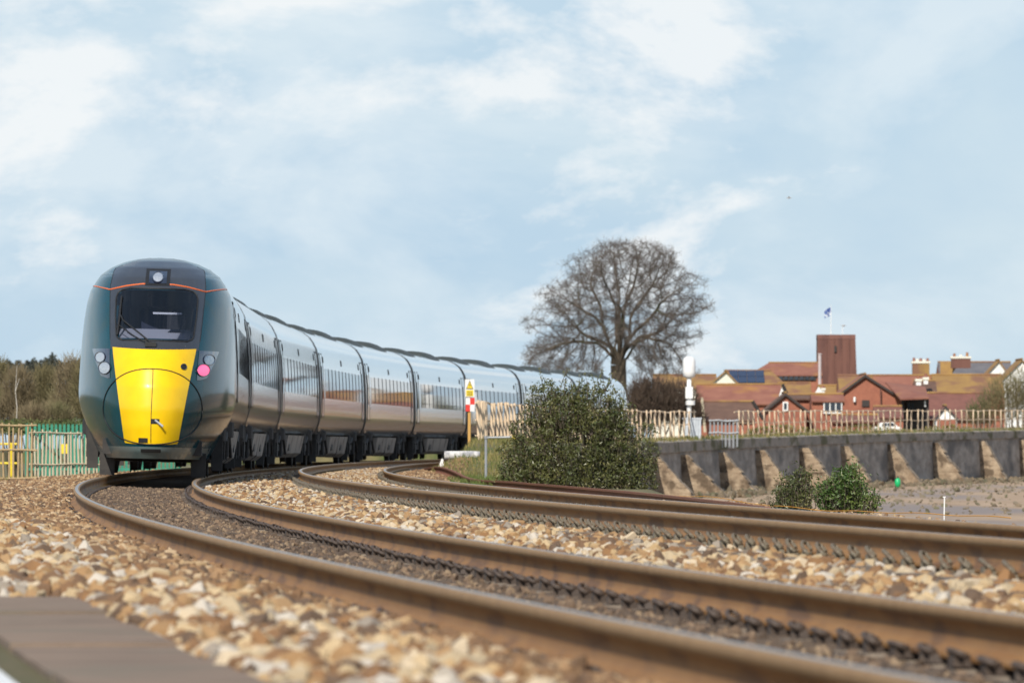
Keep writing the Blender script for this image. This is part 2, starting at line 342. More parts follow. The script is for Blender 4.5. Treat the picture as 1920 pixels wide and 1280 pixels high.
def make_track(label, near, ra, rb, s0, s1, srail, clip_mat, nclip):
    t = empty('railway_track', P(s0, (OFF[ra]+OFF[rb])/2, -.2)); tag(t, label, 'track', 'railway tracks'); bpy.context.view_layer.update()
    inv = t.matrix_world.inverted()
    rails = [rail_mesh('rail', OFF[r], ZR[r], srail[0], srail[1], t, [M_rust, M_head, M_run]) for r in (ra, rb)]
    for r in rails: r.matrix_parent_inverse = inv
    cz = (ZR[ra]+ZR[rb])/2; roll = (ZR[ra]-ZR[rb])/GA
    sl = MB(); sl.prism([Vector(p) for p in ((-1.25,-.13,-.21),(1.25,-.13,-.21),(1.25,-.10,0),(1.05,-.10,.005),(.5,-.10,-.03),(-.5,-.10,-.03),(-1.05,-.10,.005),(-1.25,-.10,0))], Vector((0,0,0)), Vector((0,.22,0)))
    proto = None; cl0 = None; rest = MB(); cs = clip_shape(1.0 if near else 2.2); k = 0
    for i, s in enumerate(np.arange(s0, s1, .65)):
        c = P(s, (OFF[ra]+OFF[rb])/2, cz-.166); h = heading(s)
        if proto is None: proto = sl.build('sleeper', M_sleeper, t); so = proto
        else: so = dup(proto, t)
        so.location = c-t.location+Vector((0,0,random.uniform(-.006,.004))); so.rotation_euler = (0, roll, -h+random.uniform(-.01,.01))
        for sx in (-GA/2, GA/2):
            for side in (-1, 1):
                lx = sx+side*.075
                if side == -1 and k < nclip and s > srail[0]:
                    if cl0 is None: cl0 = cs.build('rail_clip', clip_mat, so); co = cl0
                    else: co = dup(cl0, so)
                    co.location = (lx, 0, .012); co.rotation_euler = (random.uniform(-.12,.12), random.uniform(-.1,.1), random.uniform(-.15,.15)); k += 1
                else:
                    Mx = Matrix.Translation(c-t.location) @ Matrix.Rotation(-h,4,'Z') @ Matrix.Translation((lx,0,.012)) @ Matrix.Rotation(0 if side == -1 else math.pi,4,'Z')
                    rest.add([Mx @ Vector(p) for p in cs.v], cs.f)
    tag(rest.build('rail_clips', clip_mat, t), kind='stuff')
    return t
make_track('nearest railway track, the one the train stands on, with dark dirty ballast', True, 'A', 'B', -76, 38, (-89, 300), M_clipd, 300)
make_track('empty second railway track curving round behind the nearer one', False, 'C', 'D', -58, 100, (-60, 330), M_clipl, 300)
# ------------------------------------------------------------------ platform edge, near left
def strip(name, s0, s1, o0, o1, z0, z1, m, parent=None, bev=0.0):
    mb = MB(); st = np.linspace(s0, s1, 30); v = []; f = []
    for s in st:
        for o, z in ((o0,z0),(o0,z1),(o1,z1),(o1,z0)): v.append(P(s,o,z))
    for i in range(len(st)-1): f += [(4*i+k, 4*i+(k+1)%4, 4*i+4+(k+1)%4, 4*i+4+k) for k in range(4)]
    f += [(0,1,2,3), tuple(range(len(v)-1,len(v)-5,-1))]
    return mb.add(v, f).build(name, m, parent)
pf = empty('platform_edge', P(-70,-1.6,-.3)); tag(pf, 'low brown concrete platform edge slab in the near left corner', 'platform')
for k, a in enumerate(np.arange(-86.2, -59.5, 1.5)):
    o = strip('coping_slab', a, a+1.485, -1.64-.004*(k%2), -1.16+.006*((k*7)%3-1), -.32, -.056+.005*((k*5)%3-1), M_conc, pf); o.matrix_parent_inverse = Matrix.Translation(-pf.location)
for nm, o0, o1, z1, m in (('mossy_joint', -1.75, -1.645, -.075, M_moss), ('white_line', -2.5, -1.755, -.062, M_white)):
    o = strip(nm, -86.2, -59.6, o0, o1, -.32, z1, m, pf); o.matrix_parent_inverse = Matrix.Translation(-pf.location)

# ------------------------------------------------------------------ the train
def paint(name, c, rough=.32, coat=1.0):
    return mat(name, c, tuple(v*.85 for v in c), 1.5, rough, coat=coat, bump=.0)
M_teal = mat('train_green_paint', (.004,.054,.072), (.004,.047,.063), 1.5, .16, coat=.15, spec=.22, c3=(.012,.05,.055), scale3=2.5)
M_tealg = mat('skirt_grey_green', (.10,.145,.145), (.13,.165,.16), 3, .4, coat=.6)
M_sidegreen = mat('train_side_green', (.011,.045,.040), (.014,.050,.043), 1.2, .10, coat=1.0, spec=1.0, c3=(.03,.045,.035), scale3=.6, stretch=(1,1,2)); M_sidegreen.node_tree.nodes['Principled BSDF'].inputs['Coat Roughness'].default_value = .11
M_dark = mat('nose_charcoal', (.028,.030,.036), (.036,.038,.044), 2, .4, coat=.5)
M_roof = mat('train_roof', (.06,.085,.085), (.10,.115,.105), 2, .6)
M_pod = mat('roof_equipment', (.035,.045,.04), (.06,.065,.055), 3, .6)
M_nyellow = mat('nose_yellow', (.86,.55,.002), (.82,.50,.002), 3, .34, coat=.35, spec=.35, c3=(.62,.42,.01), scale3=5, lo3=.62, hi3=.9)
M_glass = mat('windscreen_glass', (.030,.036,.066), (.060,.066,.10), 1.1, .08, stretch=(4,4,.3), coat=.6)
M_cabwall = mat('cab_wall', (.46,.47,.54), (.36,.37,.44), 1.2, .8); M_cabdesk = mat('cab_desk', (.40,.40,.41), None, rough=.6); M_cabseat = mat('cab_seat', (.03,.035,.06), None, rough=.8)
M_screen = bpy.data.materials.new('windscreen'); M_screen.use_nodes = True
t_ = M_screen.node_tree; t_.nodes.clear(); o_n = t_.nodes.new('ShaderNodeOutputMaterial'); mx_ = t_.nodes.new('ShaderNodeMixShader'); tr_ = t_.nodes.new('ShaderNodeBsdfTransparent'); gl_ = t_.nodes.new('ShaderNodeBsdfGlossy'); fr_ = t_.nodes.new('ShaderNodeFresnel')
tr_.inputs[0].default_value = (.66,.70,.82,1); gl_.inputs['Roughness'].default_value = .02; fr_.inputs[0].default_value = 1.75
t_.links.new(fr_.outputs[0], mx_.inputs[0]); t_.links.new(tr_.outputs[0], mx_.inputs[1]); t_.links.new(gl_.outputs[0], mx_.inputs[2]); t_.links.new(mx_.outputs[0], o_n.inputs[0])
M_sideglass = mat('side_window_glass', (.010,.013,.016), None, rough=.03, spec=.8)
M_lampg = mat('lamp_cover', (.010,.013,.03), None, rough=.08, coat=1)
M_lens = mat('lamp_lens', (.42,.45,.50), (.28,.31,.36), 30, .12, coat=1)
M_lensblue = mat('lamp_lens_unlit', (.10,.16,.24), (.28,.36,.44), 24, .1, coat=1)
M_redlamp = mat('tail_lamp_lit', (.9,.15,.3), None, rough=.2, emit=(1.0,.09,.26), estr=.9)
M_orange = mat('orange_line', (.85,.17,.03), None, rough=.4)
M_under = mat('underframe_dark', (.020,.019,.019), (.045,.040,.036), 5, .7)
M_ubox = mat('underframe_box', (.30,.26,.225), (.38,.33,.285), 2, .6, c3=(.10,.08,.07), scale3=2)
M_wheel = mat('wheel_steel', (.07,.05,.04), (.12,.09,.07), 6, .5, metal=.5)

PROF = [(.90,.30),(.97,.42),(1.06,.60),(1.165,.85),(1.245,1.05),(1.287,1.22),(1.300,1.38),(1.294,1.62),(1.281,1.95),(1.264,2.25),(1.239,2.55),(1.20,2.83),(1.15,3.03),(1.07,3.18),
        (.98,3.31),(.82,3.43),(.62,3.52),(.40,3.58),(.20,3.605),(0,3.612)]
pw = [p[0] for p in PROF]; pz = [p[1] for p in PROF]
def w_at(z): return float(np.interp(z, pz, pw))
def p_at(z): return float(np.interp(z, [.30,.42,.55,.8,1.1,1.45,1.75,2.0,2.12,2.4,2.75,3.05,3.25,3.42,3.55,3.612], [.22,.10,.05,.01,0,.06,.20,.42,.56,.92,1.40,1.86,2.28,2.80,3.45,4.3]))
def q_at(z): return 4.3
NEX = 2.12
def nose_y(x, z):
    w, p, q = max(w_at(z), 1e-4), p_at(z), q_at(z); t = min(abs(x)/w, 1.0)
    return q-(q-p)*(1-t**NEX)**(1/NEX)
def WL(z): return float(np.interp(z, [2.2,2.225,2.27,2.6,2.9,2.99,3.03,3.06], [.52,.585,.625,.655,.665,.635,.57,.44]))
def nose_shell(parent, hole=False):
    v = []; f = []; na = 28; rows = []
    zz = sorted(set(list(np.linspace(.30, 3.3, 46))+list(3.612-(.312*np.linspace(1,0,16)**2)))) 
    for z in zz:
        w, p, q = w_at(z), p_at(z), q_at(z); row = []
        for k in range(-na, na+1):
            a = k/na*math.pi/2; x = w*math.copysign(abs(math.sin(a))**(2/NEX), a); y = q-(q-p)*max(math.cos(a),0)**(2/NEX)
            row.append(len(v)); v.append((x, y, z))
        rows.append(row)
    for a, b in zip(rows[:-1], rows[1:]):
        for i in range(len(a)-1): f.append((a[i], a[i+1], b[i+1], b[i]))
    if hole: f = [q for q in f if not (2.22 < sum(v[i][2] for i in q)/4 < 3.03 and abs(sum(v[i][0] for i in q)/4) < .97*WL(sum(v[i][2] for i in q)/4) and sum(v[i][1] for i in q)/4 < 3)]
    return mesh_obj('nose_shell', v, f, M_teal, parent, smooth=True)
def patch(name, zs, xl, xr, nx, off, m, parent, side=False):
    """a panel that follows the nose surface between two edges given by height"""
    v = []; f = []
    for z in zs:
        for i in range(nx+1):
            x = xl(z)+(xr(z)-xl(z))*i/nx; v.append((x, nose_y(x,z)-off, z))
    for j in range(len(zs)-1):
        for i in range(nx):
            a = j*(nx+1)+i; f.append((a, a+1, a+nx+2, a+nx+1))
    o = mesh_obj(name, v, f, m, parent, smooth=True); return o
def nose_line(name, pts, r, m, parent, off=.006):
    return MB().tube([(x, nose_y(x,z)-off, z) for x, z in pts], r, 6).build(name, m, parent, smooth=True)
def L_(a, b): # linear in z between (z, x) points
    return lambda z: float(np.interp(z, [a[0], b[0]], [a[1], b[1]]))
def disc(name, x, z, r, off, m, parent, n=20, tilt=None):
    """round lens sitting on the nose"""
    v = [(x, nose_y(x,z)-off-r*.25, z)]; f = []
    for q in (.55, 1.0):
        for k in range(n):
            a = 2*math.pi*k/n; xx, z2 = x+r*q*math.cos(a), z+r*q*math.sin(a)
            v.append((xx, nose_y(xx,z2)-off-(r*.2 if q < 1 else 0), z2))
    f += [(0, 1+k, 1+(k+1)%n) for k in range(n)]+[(1+k, 1+n+k, 1+n+(k+1)%n, 1+(k+1)%n) for k in range(n)]
    MB().tube([(x+r*1.02*math.cos(2*math.pi*k/24), nose_y(x+r*1.02*math.cos(2*math.pi*k/24), z+r*1.02*math.sin(2*math.pi*k/24))-off-.004, z+r*1.02*math.sin(2*math.pi*k/24)) for k in range(25)], .010, 6).build('lamp_ring', M_lampg, parent, True)
    return mesh_obj(name, v, f, m, parent, smooth=True)

CAR_L, CAR_G = 26.0, .36
def body_mesh(y0, y1):
    pts = [(w, z) for w, z in PROF if z >= .85]
    ring = [(w, z) for w, z in pts]+[(-w, z) for w, z in reversed(pts[:-1])]
    ring = [(1.0,.80)]+ring+[(-1.0,.80)]
    n = len(ring); v = []; f = []; ys = [y0, (y0+y1)/2, y1]
    for y in ys: v += [(x, y, z) for x, z in ring]
    mi = []
    for i in range(len(ys)-1):
        for k in range(n):
            f.append((i*n+k, (i+1)*n+k, (i+1)*n+(k+1)%n, i*n+(k+1)%n))
            zc = (ring[k][1]+ring[(k+1)%n][1])/2; mi.append(1 if zc > 3.5 else 0)
    v += v[:n]+v[2*n:3*n]                                   # end caps keep their own corners
    f += [tuple(range(3*n, 4*n)), tuple(range(5*n-1, 4*n-1, -1))]; mi += [2, 2]
    return v, f, mi
def side_panel(y0, y1, z0, z1, off=.006, sgn=1, ny=1):
    """panel following the side of the body"""
    zs = np.linspace(z0, z1, 6); v = []; f = []
    for z in zs:
        for y in (y0, y1): v.append((sgn*(w_at(z)+off), y, z))
    for j in range(5): f.append((2*j, 2*j+1, 2*j+3, 2*j+2) if sgn > 0 else (2*j, 2*j+2, 2*j+3, 2*j+1))
    # edges give the panel thickness
    b = len(v); v += [(sgn*(w_at(z)-.02), y, z) for z in zs for y in (y0, y1)]
    f += [(2*j, 2*j+2, b+2*j+2, b+2*j) for j in range(5)]+[(2*j+1, b+2*j+1, b+2*j+3, 2*j+3) for j in range(5)]
    f += [(0, b, b+1, 1), (10, 11, b+11, b+10)]
    return v, f
def bogie_mb():
    m = MB()
    for sy in (-1.35, 1.35):
        for sx in (-.7525, .7525):
            m.lathe([(.20,-.10),(.42,-.065),(.42,.05),(.455,.055),(.455,.075),(.2,.08)] if sx > 0 else [(.20,-.08),(.455,-.075),(.455,-.055),(.42,-.05),(.42,.065),(.2,.10)], (sx, sy, .455), 20, 'x')
        m.tube([(-.9,sy,.455),(.9,sy,.455)], .09, 8)
        for sx in (-1.02, 1.02):
            m.box(sx-.12, sx+.12, sy-.22, sy+.22, .30, .66); m.lathe([(.09,.6),(.13,.62),(.13,.86),(.09,.88)], (sx, sy-.3, 0), 10); m.lathe([(.09,.6),(.13,.62),(.13,.86),(.09,.88)], (sx, sy+.3, 0), 10)
    for sx in (-1.02, 1.02):
        m.prism([Vector((sx-.07,y,z)) for y, z in ((-1.7,.55),(-.8,.42),(.8,.42),(1.7,.55),(1.7,.72),(.8,.68),(-.8,.68),(-1.7,.72))], Vector((0,0,0)), Vector((.14,0,0)))
        m.lathe([(.2,.66),(.27,.68),(.27,.92),(.2,.94)], (sx*.97, 0, 0), 14)
        m.tube([(sx*1.1,-.9,.6),(sx*1.1,.1,.82)], .045, 8); m.tube([(sx*1.12,.5,.35),(sx*1.12,.5,.95)], .04, 8)
        m.box(sx-.09, sx+.09, -2.05, -1.9, .12, .7); m.tube([(sx*1.13,1.4,.8),(sx*1.17,1.9,.35)], .03, 6)
    m.box(-.9,.9,-.35,.35,.4,.78)
    return m
train = empty('passenger_train', P(38, GA/2, .0185)); tag(train, 'long dark green passenger train with yellow nose rounding the bend', 'train')
bpy.context.view_layer.update(); TINV = train.matrix_world.inverted()
ROLL = .037/GA
bogie_data = None; shared = {}
S_FRONT = 38.6
def part(key, name, make, parent, loc=(0,0,0)):
    """shares mesh data between alike pieces"""
    if key in shared: o = bpy.data.objects.new(name, shared[key].data); COL.objects.link(o); o.parent = parent
    else: o = make(); shared[key] = o
    o.location = loc; return o
WIN = [3.05+i*1.93 for i in range(11)]
for ci in range(9):
    s0 = S_FRONT+ci*CAR_L; a = P(s0+3, GA/2, .0185); b = P(s0+CAR_L-3, GA/2, .0185); t = (b-a).normalized()
    org = a-t*3
    car = empty('carriage', org, (0, ROLL, -math.atan2(t.x, t.y)), train); car.matrix_parent_inverse = TINV
    if ci == 0: car['label'] = 'driving carriage with the yellow nose facing the camera'
    if ci == 8: car['label'] = 'tail carriage with rounded end behind the bush'
    first, last = ci == 0, ci == 8
    y0 = 4.28 if first else CAR_G/2; y1 = CAR_L-4.3 if last else CAR_L-CAR_G/2
    v, f, mi = body_mesh(y0, y1)
    bo = mesh_obj('body', v, f, None, car, mats=[M_sidegreen, M_roof, M_under], midx=mi)
    bm = bmesh.new(); bm.from_mesh(bo.data); bmesh.ops.recalc_face_normals(bm, faces=bm.faces); bm.to_mesh(bo.data); bm.free()
    bo.data.polygons.foreach_set('use_smooth', [len(p.vertices) == 4 for p in bo.data.polygons])
    if last:
        n2 = nose_shell(car); n2.location = (0, CAR_L, 0); n2.rotation_euler = (0,0,math.pi); n2.name = 'tail_shell'
        n2.data.materials.clear(); n2.data.materials.append(M_sidegreen)
    def mk(v, f, nm, m): return lambda: mesh_obj(nm, v, f, m, car, smooth=False)
    for sg in (1, -1):
        wy = [y for y in WIN if (not first or y > 7.2) and (not last or y < 17.5)]
        for y in wy:
            v, f = side_panel(0, 1.72, 1.78, 2.55, .004, sg)
            part(('win',sg), 'window', mk(v, f, 'window', M_sideglass), car, (0, y, 0))
        # black gaps between the panes
        for y in wy[:-1]:
            v, f = side_panel(0, .17, 1.80, 2.56, .010, sg); part(('pil',sg), 'window_pillar', mk(v, f, 'window_pillar', M_black), car, (0, y+1.74, 0))
        for y in ([5.2, 24.0] if first else ([1.1, 20.2] if last else [1.1, 24.0])):
            v, f = side_panel(0, .95, .92, 2.9, .010, sg); d_ = part(('door',sg), 'door', mk(v, f, 'door', M_sidegreen), car, (0, y, 0))
            for e in (-.06, .95):
                v, f = side_panel(0, .11, .90, 2.94, .014, sg); part(('edge',sg), 'door_edge', mk(v, f, 'door_edge', M_black), car, (0, y+e, 0))
            v, f = side_panel(0, .5, 1.75, 2.6, .016, sg); part(('dwin',sg), 'door_window', mk(v, f, 'door_window', M_sideglass), car, (0, y+.22, 0))
        for y in (2.35, 12.3, 22.6):
            if first and y < 6: y = 6.6
            if last and y > 19: y = 18.9
            v, f = side_panel(0, .30, 2.70, 2.86, .012, sg); part(('ind',sg), 'side_display', mk(v, f, 'side_display', M_black), car, (0, y, 0))
    # added black band round each carriage end, standing in for the hidden dark gap
    for ye in ([] if first else [y0])+([] if last else [y1-.30]):
        def trim():
            ring = [(w+.006, z+.004) for w, z in PROF if z >= .85]; ring = ring+[(-w, z) for w, z in reversed(ring[:-1])]
            v = [(x, y, z) for y in (0,.30) for x, z in ring]; n = len(ring)
            return mesh_obj('end_gap_band', v, [(k, k+1, n+k+1, n+k) for k in range(n-1)], M_black, car, smooth=True)
        part('trim', 'end_gap_band', trim, car, (0, ye, 0))
    # gangway bellows between carriages
    if not last:
        def bell():
            m = MB()
            for k in range(5): m.prism([Vector((w*.93, k*.085, .1+z*.95)) for w, z in PROF if z > .84]+[Vector((-w*.93, k*.085, .1+z*.95)) for w, z in reversed(PROF[:-1]) if z > .84], Vector((0,0,0)), Vector((0,.05,0)))
            return m.build('gangway', M_black, car)
        part('bell', 'gangway', bell, car, (0, CAR_L-CAR_G/2-.02, 0))
    for y in (5.2 if first else 4.3, CAR_L-5.2 if last else CAR_L-4.3):
        part('bog', 'bogie', lambda: bogie_mb().build('bogie', M_under, car), car, (0, y, 0))
    # equipment boxes under the floor
    for j, (ya, yb, zb) in enumerate([(8.0,12.6,.24),(12.9,17.6,.22)] if ci%3 != 2 else [(7.8,17.9,.26)]):
        def bx_(ya=ya, yb=yb, zb=zb):
            m = MB(); L = yb-ya
            m.prism([Vector((x,0,z)) for x, z in ((-1.12,zb+.1),(-1.0,zb),(1.0,zb),(1.12,zb+.1),(1.2,.79),(-1.2,.79))], Vector((0,0,0)), Vector((0,L,0)))
            return m.build('equipment_box', M_ubox, car)
        eb = part(('ebox',ya,yb), 'equipment_box', bx_, car, (0, ya, 0))
        part('vent', 'vent_grille', lambda: MB().box(1.155,1.172,0,.9,.42,.7).build('vent_grille', M_black, car), car, (-.01, ya+1.2, 0))
    part('ubeam', 'underframe', lambda: MB().box(-.95,.95,7,19,.5,.81).build('underframe', M_under, car), car)
    # roof equipment
    for ya, yb, hh in ((3.6,7.6,.15),(9.8,12.0,.06),(14.6,19.4,.17),(21.5,23.0,.05)):
        if first and ya < 5 or last and ya > 18: continue
        def pod(ya=ya, yb=yb, hh=hh):
            v = []; f = []; L = yb-ya; ys = [0,.25,.8,L/2,L-.8,L-.25,L]; hs = [0,.6,.95,1,.95,.6,0]; xs = np.linspace(-.80,.80,11)
            for y, h in zip(ys, hs):
                for x in xs: v.append((x, y, float(np.interp(abs(x), pw[::-1], pz[::-1]))-.03+h*hh*(1-(abs(x)/.83)**4)))
            for i in range(6):
                for k in range(10): f.append((i*11+k, i*11+k+1, i*11+k+12, i*11+k+11))
            return mesh_obj('roof_pod', v, f, M_pod, car, smooth=True)
        part(('pod',ya), 'roof_pod', pod, car, (0, ya, 0))
    if not first: continue
    # ---- the nose
    nose_shell(car, True)
    def X(px): return (px-291)/114.5
    def Z(py, ppm=115.0): return .546+(HOR-py)/ppm-.0185
    zt = 2.10
    # charcoal centre strip from the yellow panel up over the windscreen to the roof
    zs = [z for z in np.linspace(2.06, 3.595, 60)]
    hw = lambda z: float(np.interp(z, [2.0,2.3,2.8,3.1,3.4,3.6], [.70,.735,.765,.78,.74,.30]))
    hwm = lambda z: min(hw(z), w_at(z)*.92)
    for sg in (-1, 1):
        zz2 = np.linspace(2.2, 3.06, 30)
        if sg < 0: patch('windscreen_surround', zz2, lambda z: -hwm(z), lambda z: -WL(z), 6, .008, M_dark, car)
        else: patch('windscreen_surround', zz2, WL, hwm, 6, .008, M_dark, car)
    patch('windscreen_surround', np.linspace(2.05,2.2,8), lambda z: -hwm(z), hwm, 24, .008, M_dark, car)
    patch('roof_front', np.linspace(3.06,3.595,30), lambda z: -hwm(z), hwm, 24, .008, M_dark, car)
    patch('windscreen', np.linspace(2.2,3.06,34), lambda z: -WL(z), WL, 22, .012, M_screen, car)
    nose_line('windscreen_seal', [(-WL(z), z) for z in np.linspace(2.2,3.06,30)]+[(x, 3.06) for x in np.linspace(-.42,.42,9)]+[(WL(z), z) for z in np.linspace(3.06,2.2,30)]+[(x, 2.2) for x in np.linspace(.5,-.5,9)]+[(-.52,2.2)], .014, M_black, car, .012)
    # inside the cab
    MB().box(-.82,.82,3.6,3.7,1.7,3.2).build('cab_back_wall', M_cabwall, car)
    MB().add([(-.5,.80,2.12),(.5,.80,2.12),(.8,1.75,2.40),(-.8,1.75,2.40),(-.8,1.75,1.9),(.8,1.75,1.9)], [(0,1,2,3),(3,2,5,4)]).build('driving_desk', M_cabdesk, car)
    MB().box(.18,.48,1.5,1.56,2.40,2.62).build('desk_monitor', M_black, car)
    MB().box(-.05,.42,1.52,1.54,2.64,2.67).build('cab_card', M_white, car)
    m = MB(); m.box(-.26,.26,2.6,2.78,1.9,2.72); m.box(-.15,.15,2.62,2.76,2.74,2.98); m.build('driver_seat', M_cabseat, car)
    for x in (-.62,.55): MB().prism([Vector((x,3.5,2.2)),Vector((x+.16,3.45,2.2)),Vector((x+.16,3.45,3.2)),Vector((x,3.5,3.2))], Vector((0,0,0)), Vector((0,.04,0))).build('cab_curtain', M_cabseat, car)
    # yellow panel
    hy = lambda z: float(np.interp(z, [.52,.56,2.0,2.07], [.40,.43,.665,.675]))
    def ytop(x): return 2.055+.03*(abs(x)/.67)**2
    yel = []; yf = []; nz = 36; nx = 20
    for j in range(nz+1):
        for i in range(nx+1):
            u = i/nx*2-1; zz = .545+(ytop(u*.67)-.545)*j/nz-.02*(1-u*u)*(1-j/nz); x = u*hy(zz); yel.append((x, nose_y(x,zz)-.012, zz))
    for j in range(nz):
        for i in range(nx): a_ = j*(nx+1)+i; yf.append((a_, a_+1, a_+nx+2, a_+nx+1))
    mesh_obj('yellow_panel', yel, yf, M_nyellow, car, smooth=True)
    # coupler cover outline, split line, seams
    ov = []
    for k in range(61):
        a_ = 2*math.pi*k/60; ov.append((.80*math.copysign(abs(math.cos(a_))**.88, math.cos(a_)), 1.09+(.65 if math.sin(a_) > 0 else .56)*math.copysign(abs(math.sin(a_))**.95, math.sin(a_))))
    nose_line('coupler_cover_seam', ov, .011, M_black, car, .010)
    nose_line('coupler_cover_split', [(.0+.004*math.sin(z*5), z) for z in np.linspace(.56, 1.73, 20)], .006, M_black, car, .014)
    nose_line('orange_line', [(x, float(np.interp(abs(x), [.25,.5,.78,1.0,1.13], [3.135,3.10,3.035,3.09,3.12]))) for x in np.linspace(-1.10,-.20,24)], .011, M_orange, car, .012)
    nose_line('orange_line', [(x, float(np.interp(abs(x), [.25,.5,.78,1.0,1.13], [3.135,3.10,3.035,3.09,3.12]))) for x in np.linspace(.20,1.10,24)], .011, M_orange, car, .012)
    for sg in (-1, 1):
        nose_line('panel_seam', [(sg*hw(z), z) for z in np.linspace(2.2, 3.46, 24)], .005, M_black, car, .010)
    # top lamp
    patch('lamp_panel', np.linspace(3.115,3.40,8), lambda z: -.20, lambda z: .20, 8, .020, M_black, car)
    lamp = patch('top_lamp', np.linspace(3.15,3.36,8), lambda z: -.145, lambda z: .145, 8, .032, M_lampg, car)
    disc('top_lamp_lens', 0, 3.255, .085, .05, M_lens, car)
    # headlight clusters
    for sg in (-1, 1):
        inner = lambda z: .70+.02*(z-1.6)/.4; outer = lambda z: float(np.interp(z, [1.58,1.62,1.9,2.02,2.06], [.74,.86,.98,1.02,1.03]))
        zl = np.linspace(1.58, 2.06, 14); top = lambda z: float(np.interp(z, [1.95,2.06], [0,.30])) if z > 1.95 else 0
        xi = lambda z: inner(z)
        if sg > 0: patch('headlight_cover', zl, lambda z: xi(z), lambda z: outer(z), 8, .016, M_lampg, car)
        else: patch('headlight_cover', zl, lambda z: -outer(z), lambda z: -xi(z), 8, .016, M_lampg, car)
        disc('lamp_lens', sg*.885, 1.92, .085, .028, M_lens if sg < 0 else M_lensblue, car)
        l2 = disc('lamp_lens', sg*.80, 1.745, .098, .028, M_lens if sg < 0 else M_redlamp, car)
        if sg > 0: l2['label'] = 'lit pinkish red tail lamp'
    # small fittings
    patch('socket_opening', np.linspace(.86,.94,4), lambda z: -.01, lambda z: .13, 4, .018, M_black, car)
    MB().tube([(.06,nose_y(.06,.92)-.02,.92),(.19,nose_y(.19,.82)-.09,.82)], .018, 8).build('hook_handle', M_grey, car)
    patch('lower_opening', np.linspace(.555,.63,4), lambda z: -.20, lambda z: -.05, 4, .020, M_black, car)
    disc('horn_hole', .49, 1.79, .042, .014, M_black, car)
    patch('lower_skirt', np.linspace(.30,.49,8), lambda z: -w_at(z)*.97, lambda z: w_at(z)*.97, 40, .012, M_tealg, car)
    patch('skirt_slot', np.linspace(.40,.455,3), lambda z: -.16, lambda z: .16, 6, .022, M_black, car)
    # wiper
    def wp(x, z, o=.05): return (x, nose_y(x,z)-o, z)
    MB().tube([wp(-.04,2.16,.06), wp(-.25,2.32,.08), wp(-.52,2.52,.07), wp(-.58,2.62,.06)], .014, 6).tube([wp(-.10,2.15,.06), wp(-.35,2.28,.08), wp(-.60,2.45,.07)], .010, 6).tube([wp(-.61,2.28,.04), wp(-.585,2.6,.05), wp(-.575,2.92,.04)], .016, 6).box(-.14,.04,nose_y(0,2.13)-.07,nose_y(0,2.13)+.02,2.10,2.17).build('wiper', M_black, car)
    # cab side windows, seam of the cab door, step boxes
    for sg in (-1, 1):
        def cabwin(sg=sg):
            v, f = side_panel(0, .75, 2.12, 2.72, .006, sg); return mesh_obj('cab_side_window', v, f, M_sideglass, car)
        o = cabwin(); o.location = (0, 4.35, 0)
        MB().box(sg*1.02-.08, sg*1.02+.06, 3.4, 4.6, .34, .80).box(sg*1.06-.05, sg*1.06+.05, 4.6, 4.8, .3, .95).build('step_box', M_under, car)
    # dark plough and brackets under the nose
    MB().box(-.8,.8,1.2,3.6,.36,.6).box(-.86,-.62,1.9,2.0,.02,.4).box(.62,.86,1.9,2.0,.02,.4).tube([(-.9,3.0,.3),(.9,3.0,.3)], .05, 8).build('underframe_front', M_under, car)

# ------------------------------------------------------------------ sea wall with buttresses, along the inside of the curve
WO = 6.55
def tz(s): return float(wall_top(np.array(float(s))))
wall = empty('sea_wall', P(240, WO, -1.6)); tag(wall, 'long grey stone sea wall with sloping buttresses above the mud', 'wall')
WI = Matrix.Translation(-wall.location)
def swept(name, sect, s0, s1, step, m, parent, inv):
    st = np.arange(s0, s1+.01, step); v = []; f = []; n = len(sect(s0))
    for s in st: v += [P(s, o, z) for o, z in sect(s)]
    for i in range(len(st)-1): f += [(i*n+k, i*n+(k+1)%n, (i+1)*n+(k+1)%n, (i+1)*n+k) for k in range(n)]
    f += [tuple(range(n)), tuple(range(len(v)-1, len(v)-1-n, -1))]
    o = MB().add(v, f).build(name, m, parent); o.matrix_parent_inverse = inv; return o
jit = lambda s, a: .4*a*math.sin(s*1.7)+a*.6*math.sin(s*4.3+1)
swept('wall_body', lambda s: [(6.0,-2.2),(WO+.16,-2.2),(WO+jit(s,.02),tz(s)-.50),(6.0,tz(s)-.50)], 222, 452, 1.0, M_wall, wall, WI)
swept('coping', lambda s: [(5.9,tz(s)-.497),(WO+.11+jit(s*1.3,.03),tz(s)-.497),(WO+.10+jit(s,.03),tz(s)-.08),(WO-.05,tz(s)-.02+jit(s,.03)),(5.9,tz(s)+.01)], 221.5, 452, .9, M_cope, wall, WI)
def sfind_(px, off):
    q = np.linspace(120, 460, 6000); x, y = Pn(q, off); return float(q[np.argmin(np.abs(960+F_PX*x/y-px))])
bs = [sfind_(px, WO+.15) for px in (1228,1284,1356,1424,1505,1584,1671,1755,1842,1918)]
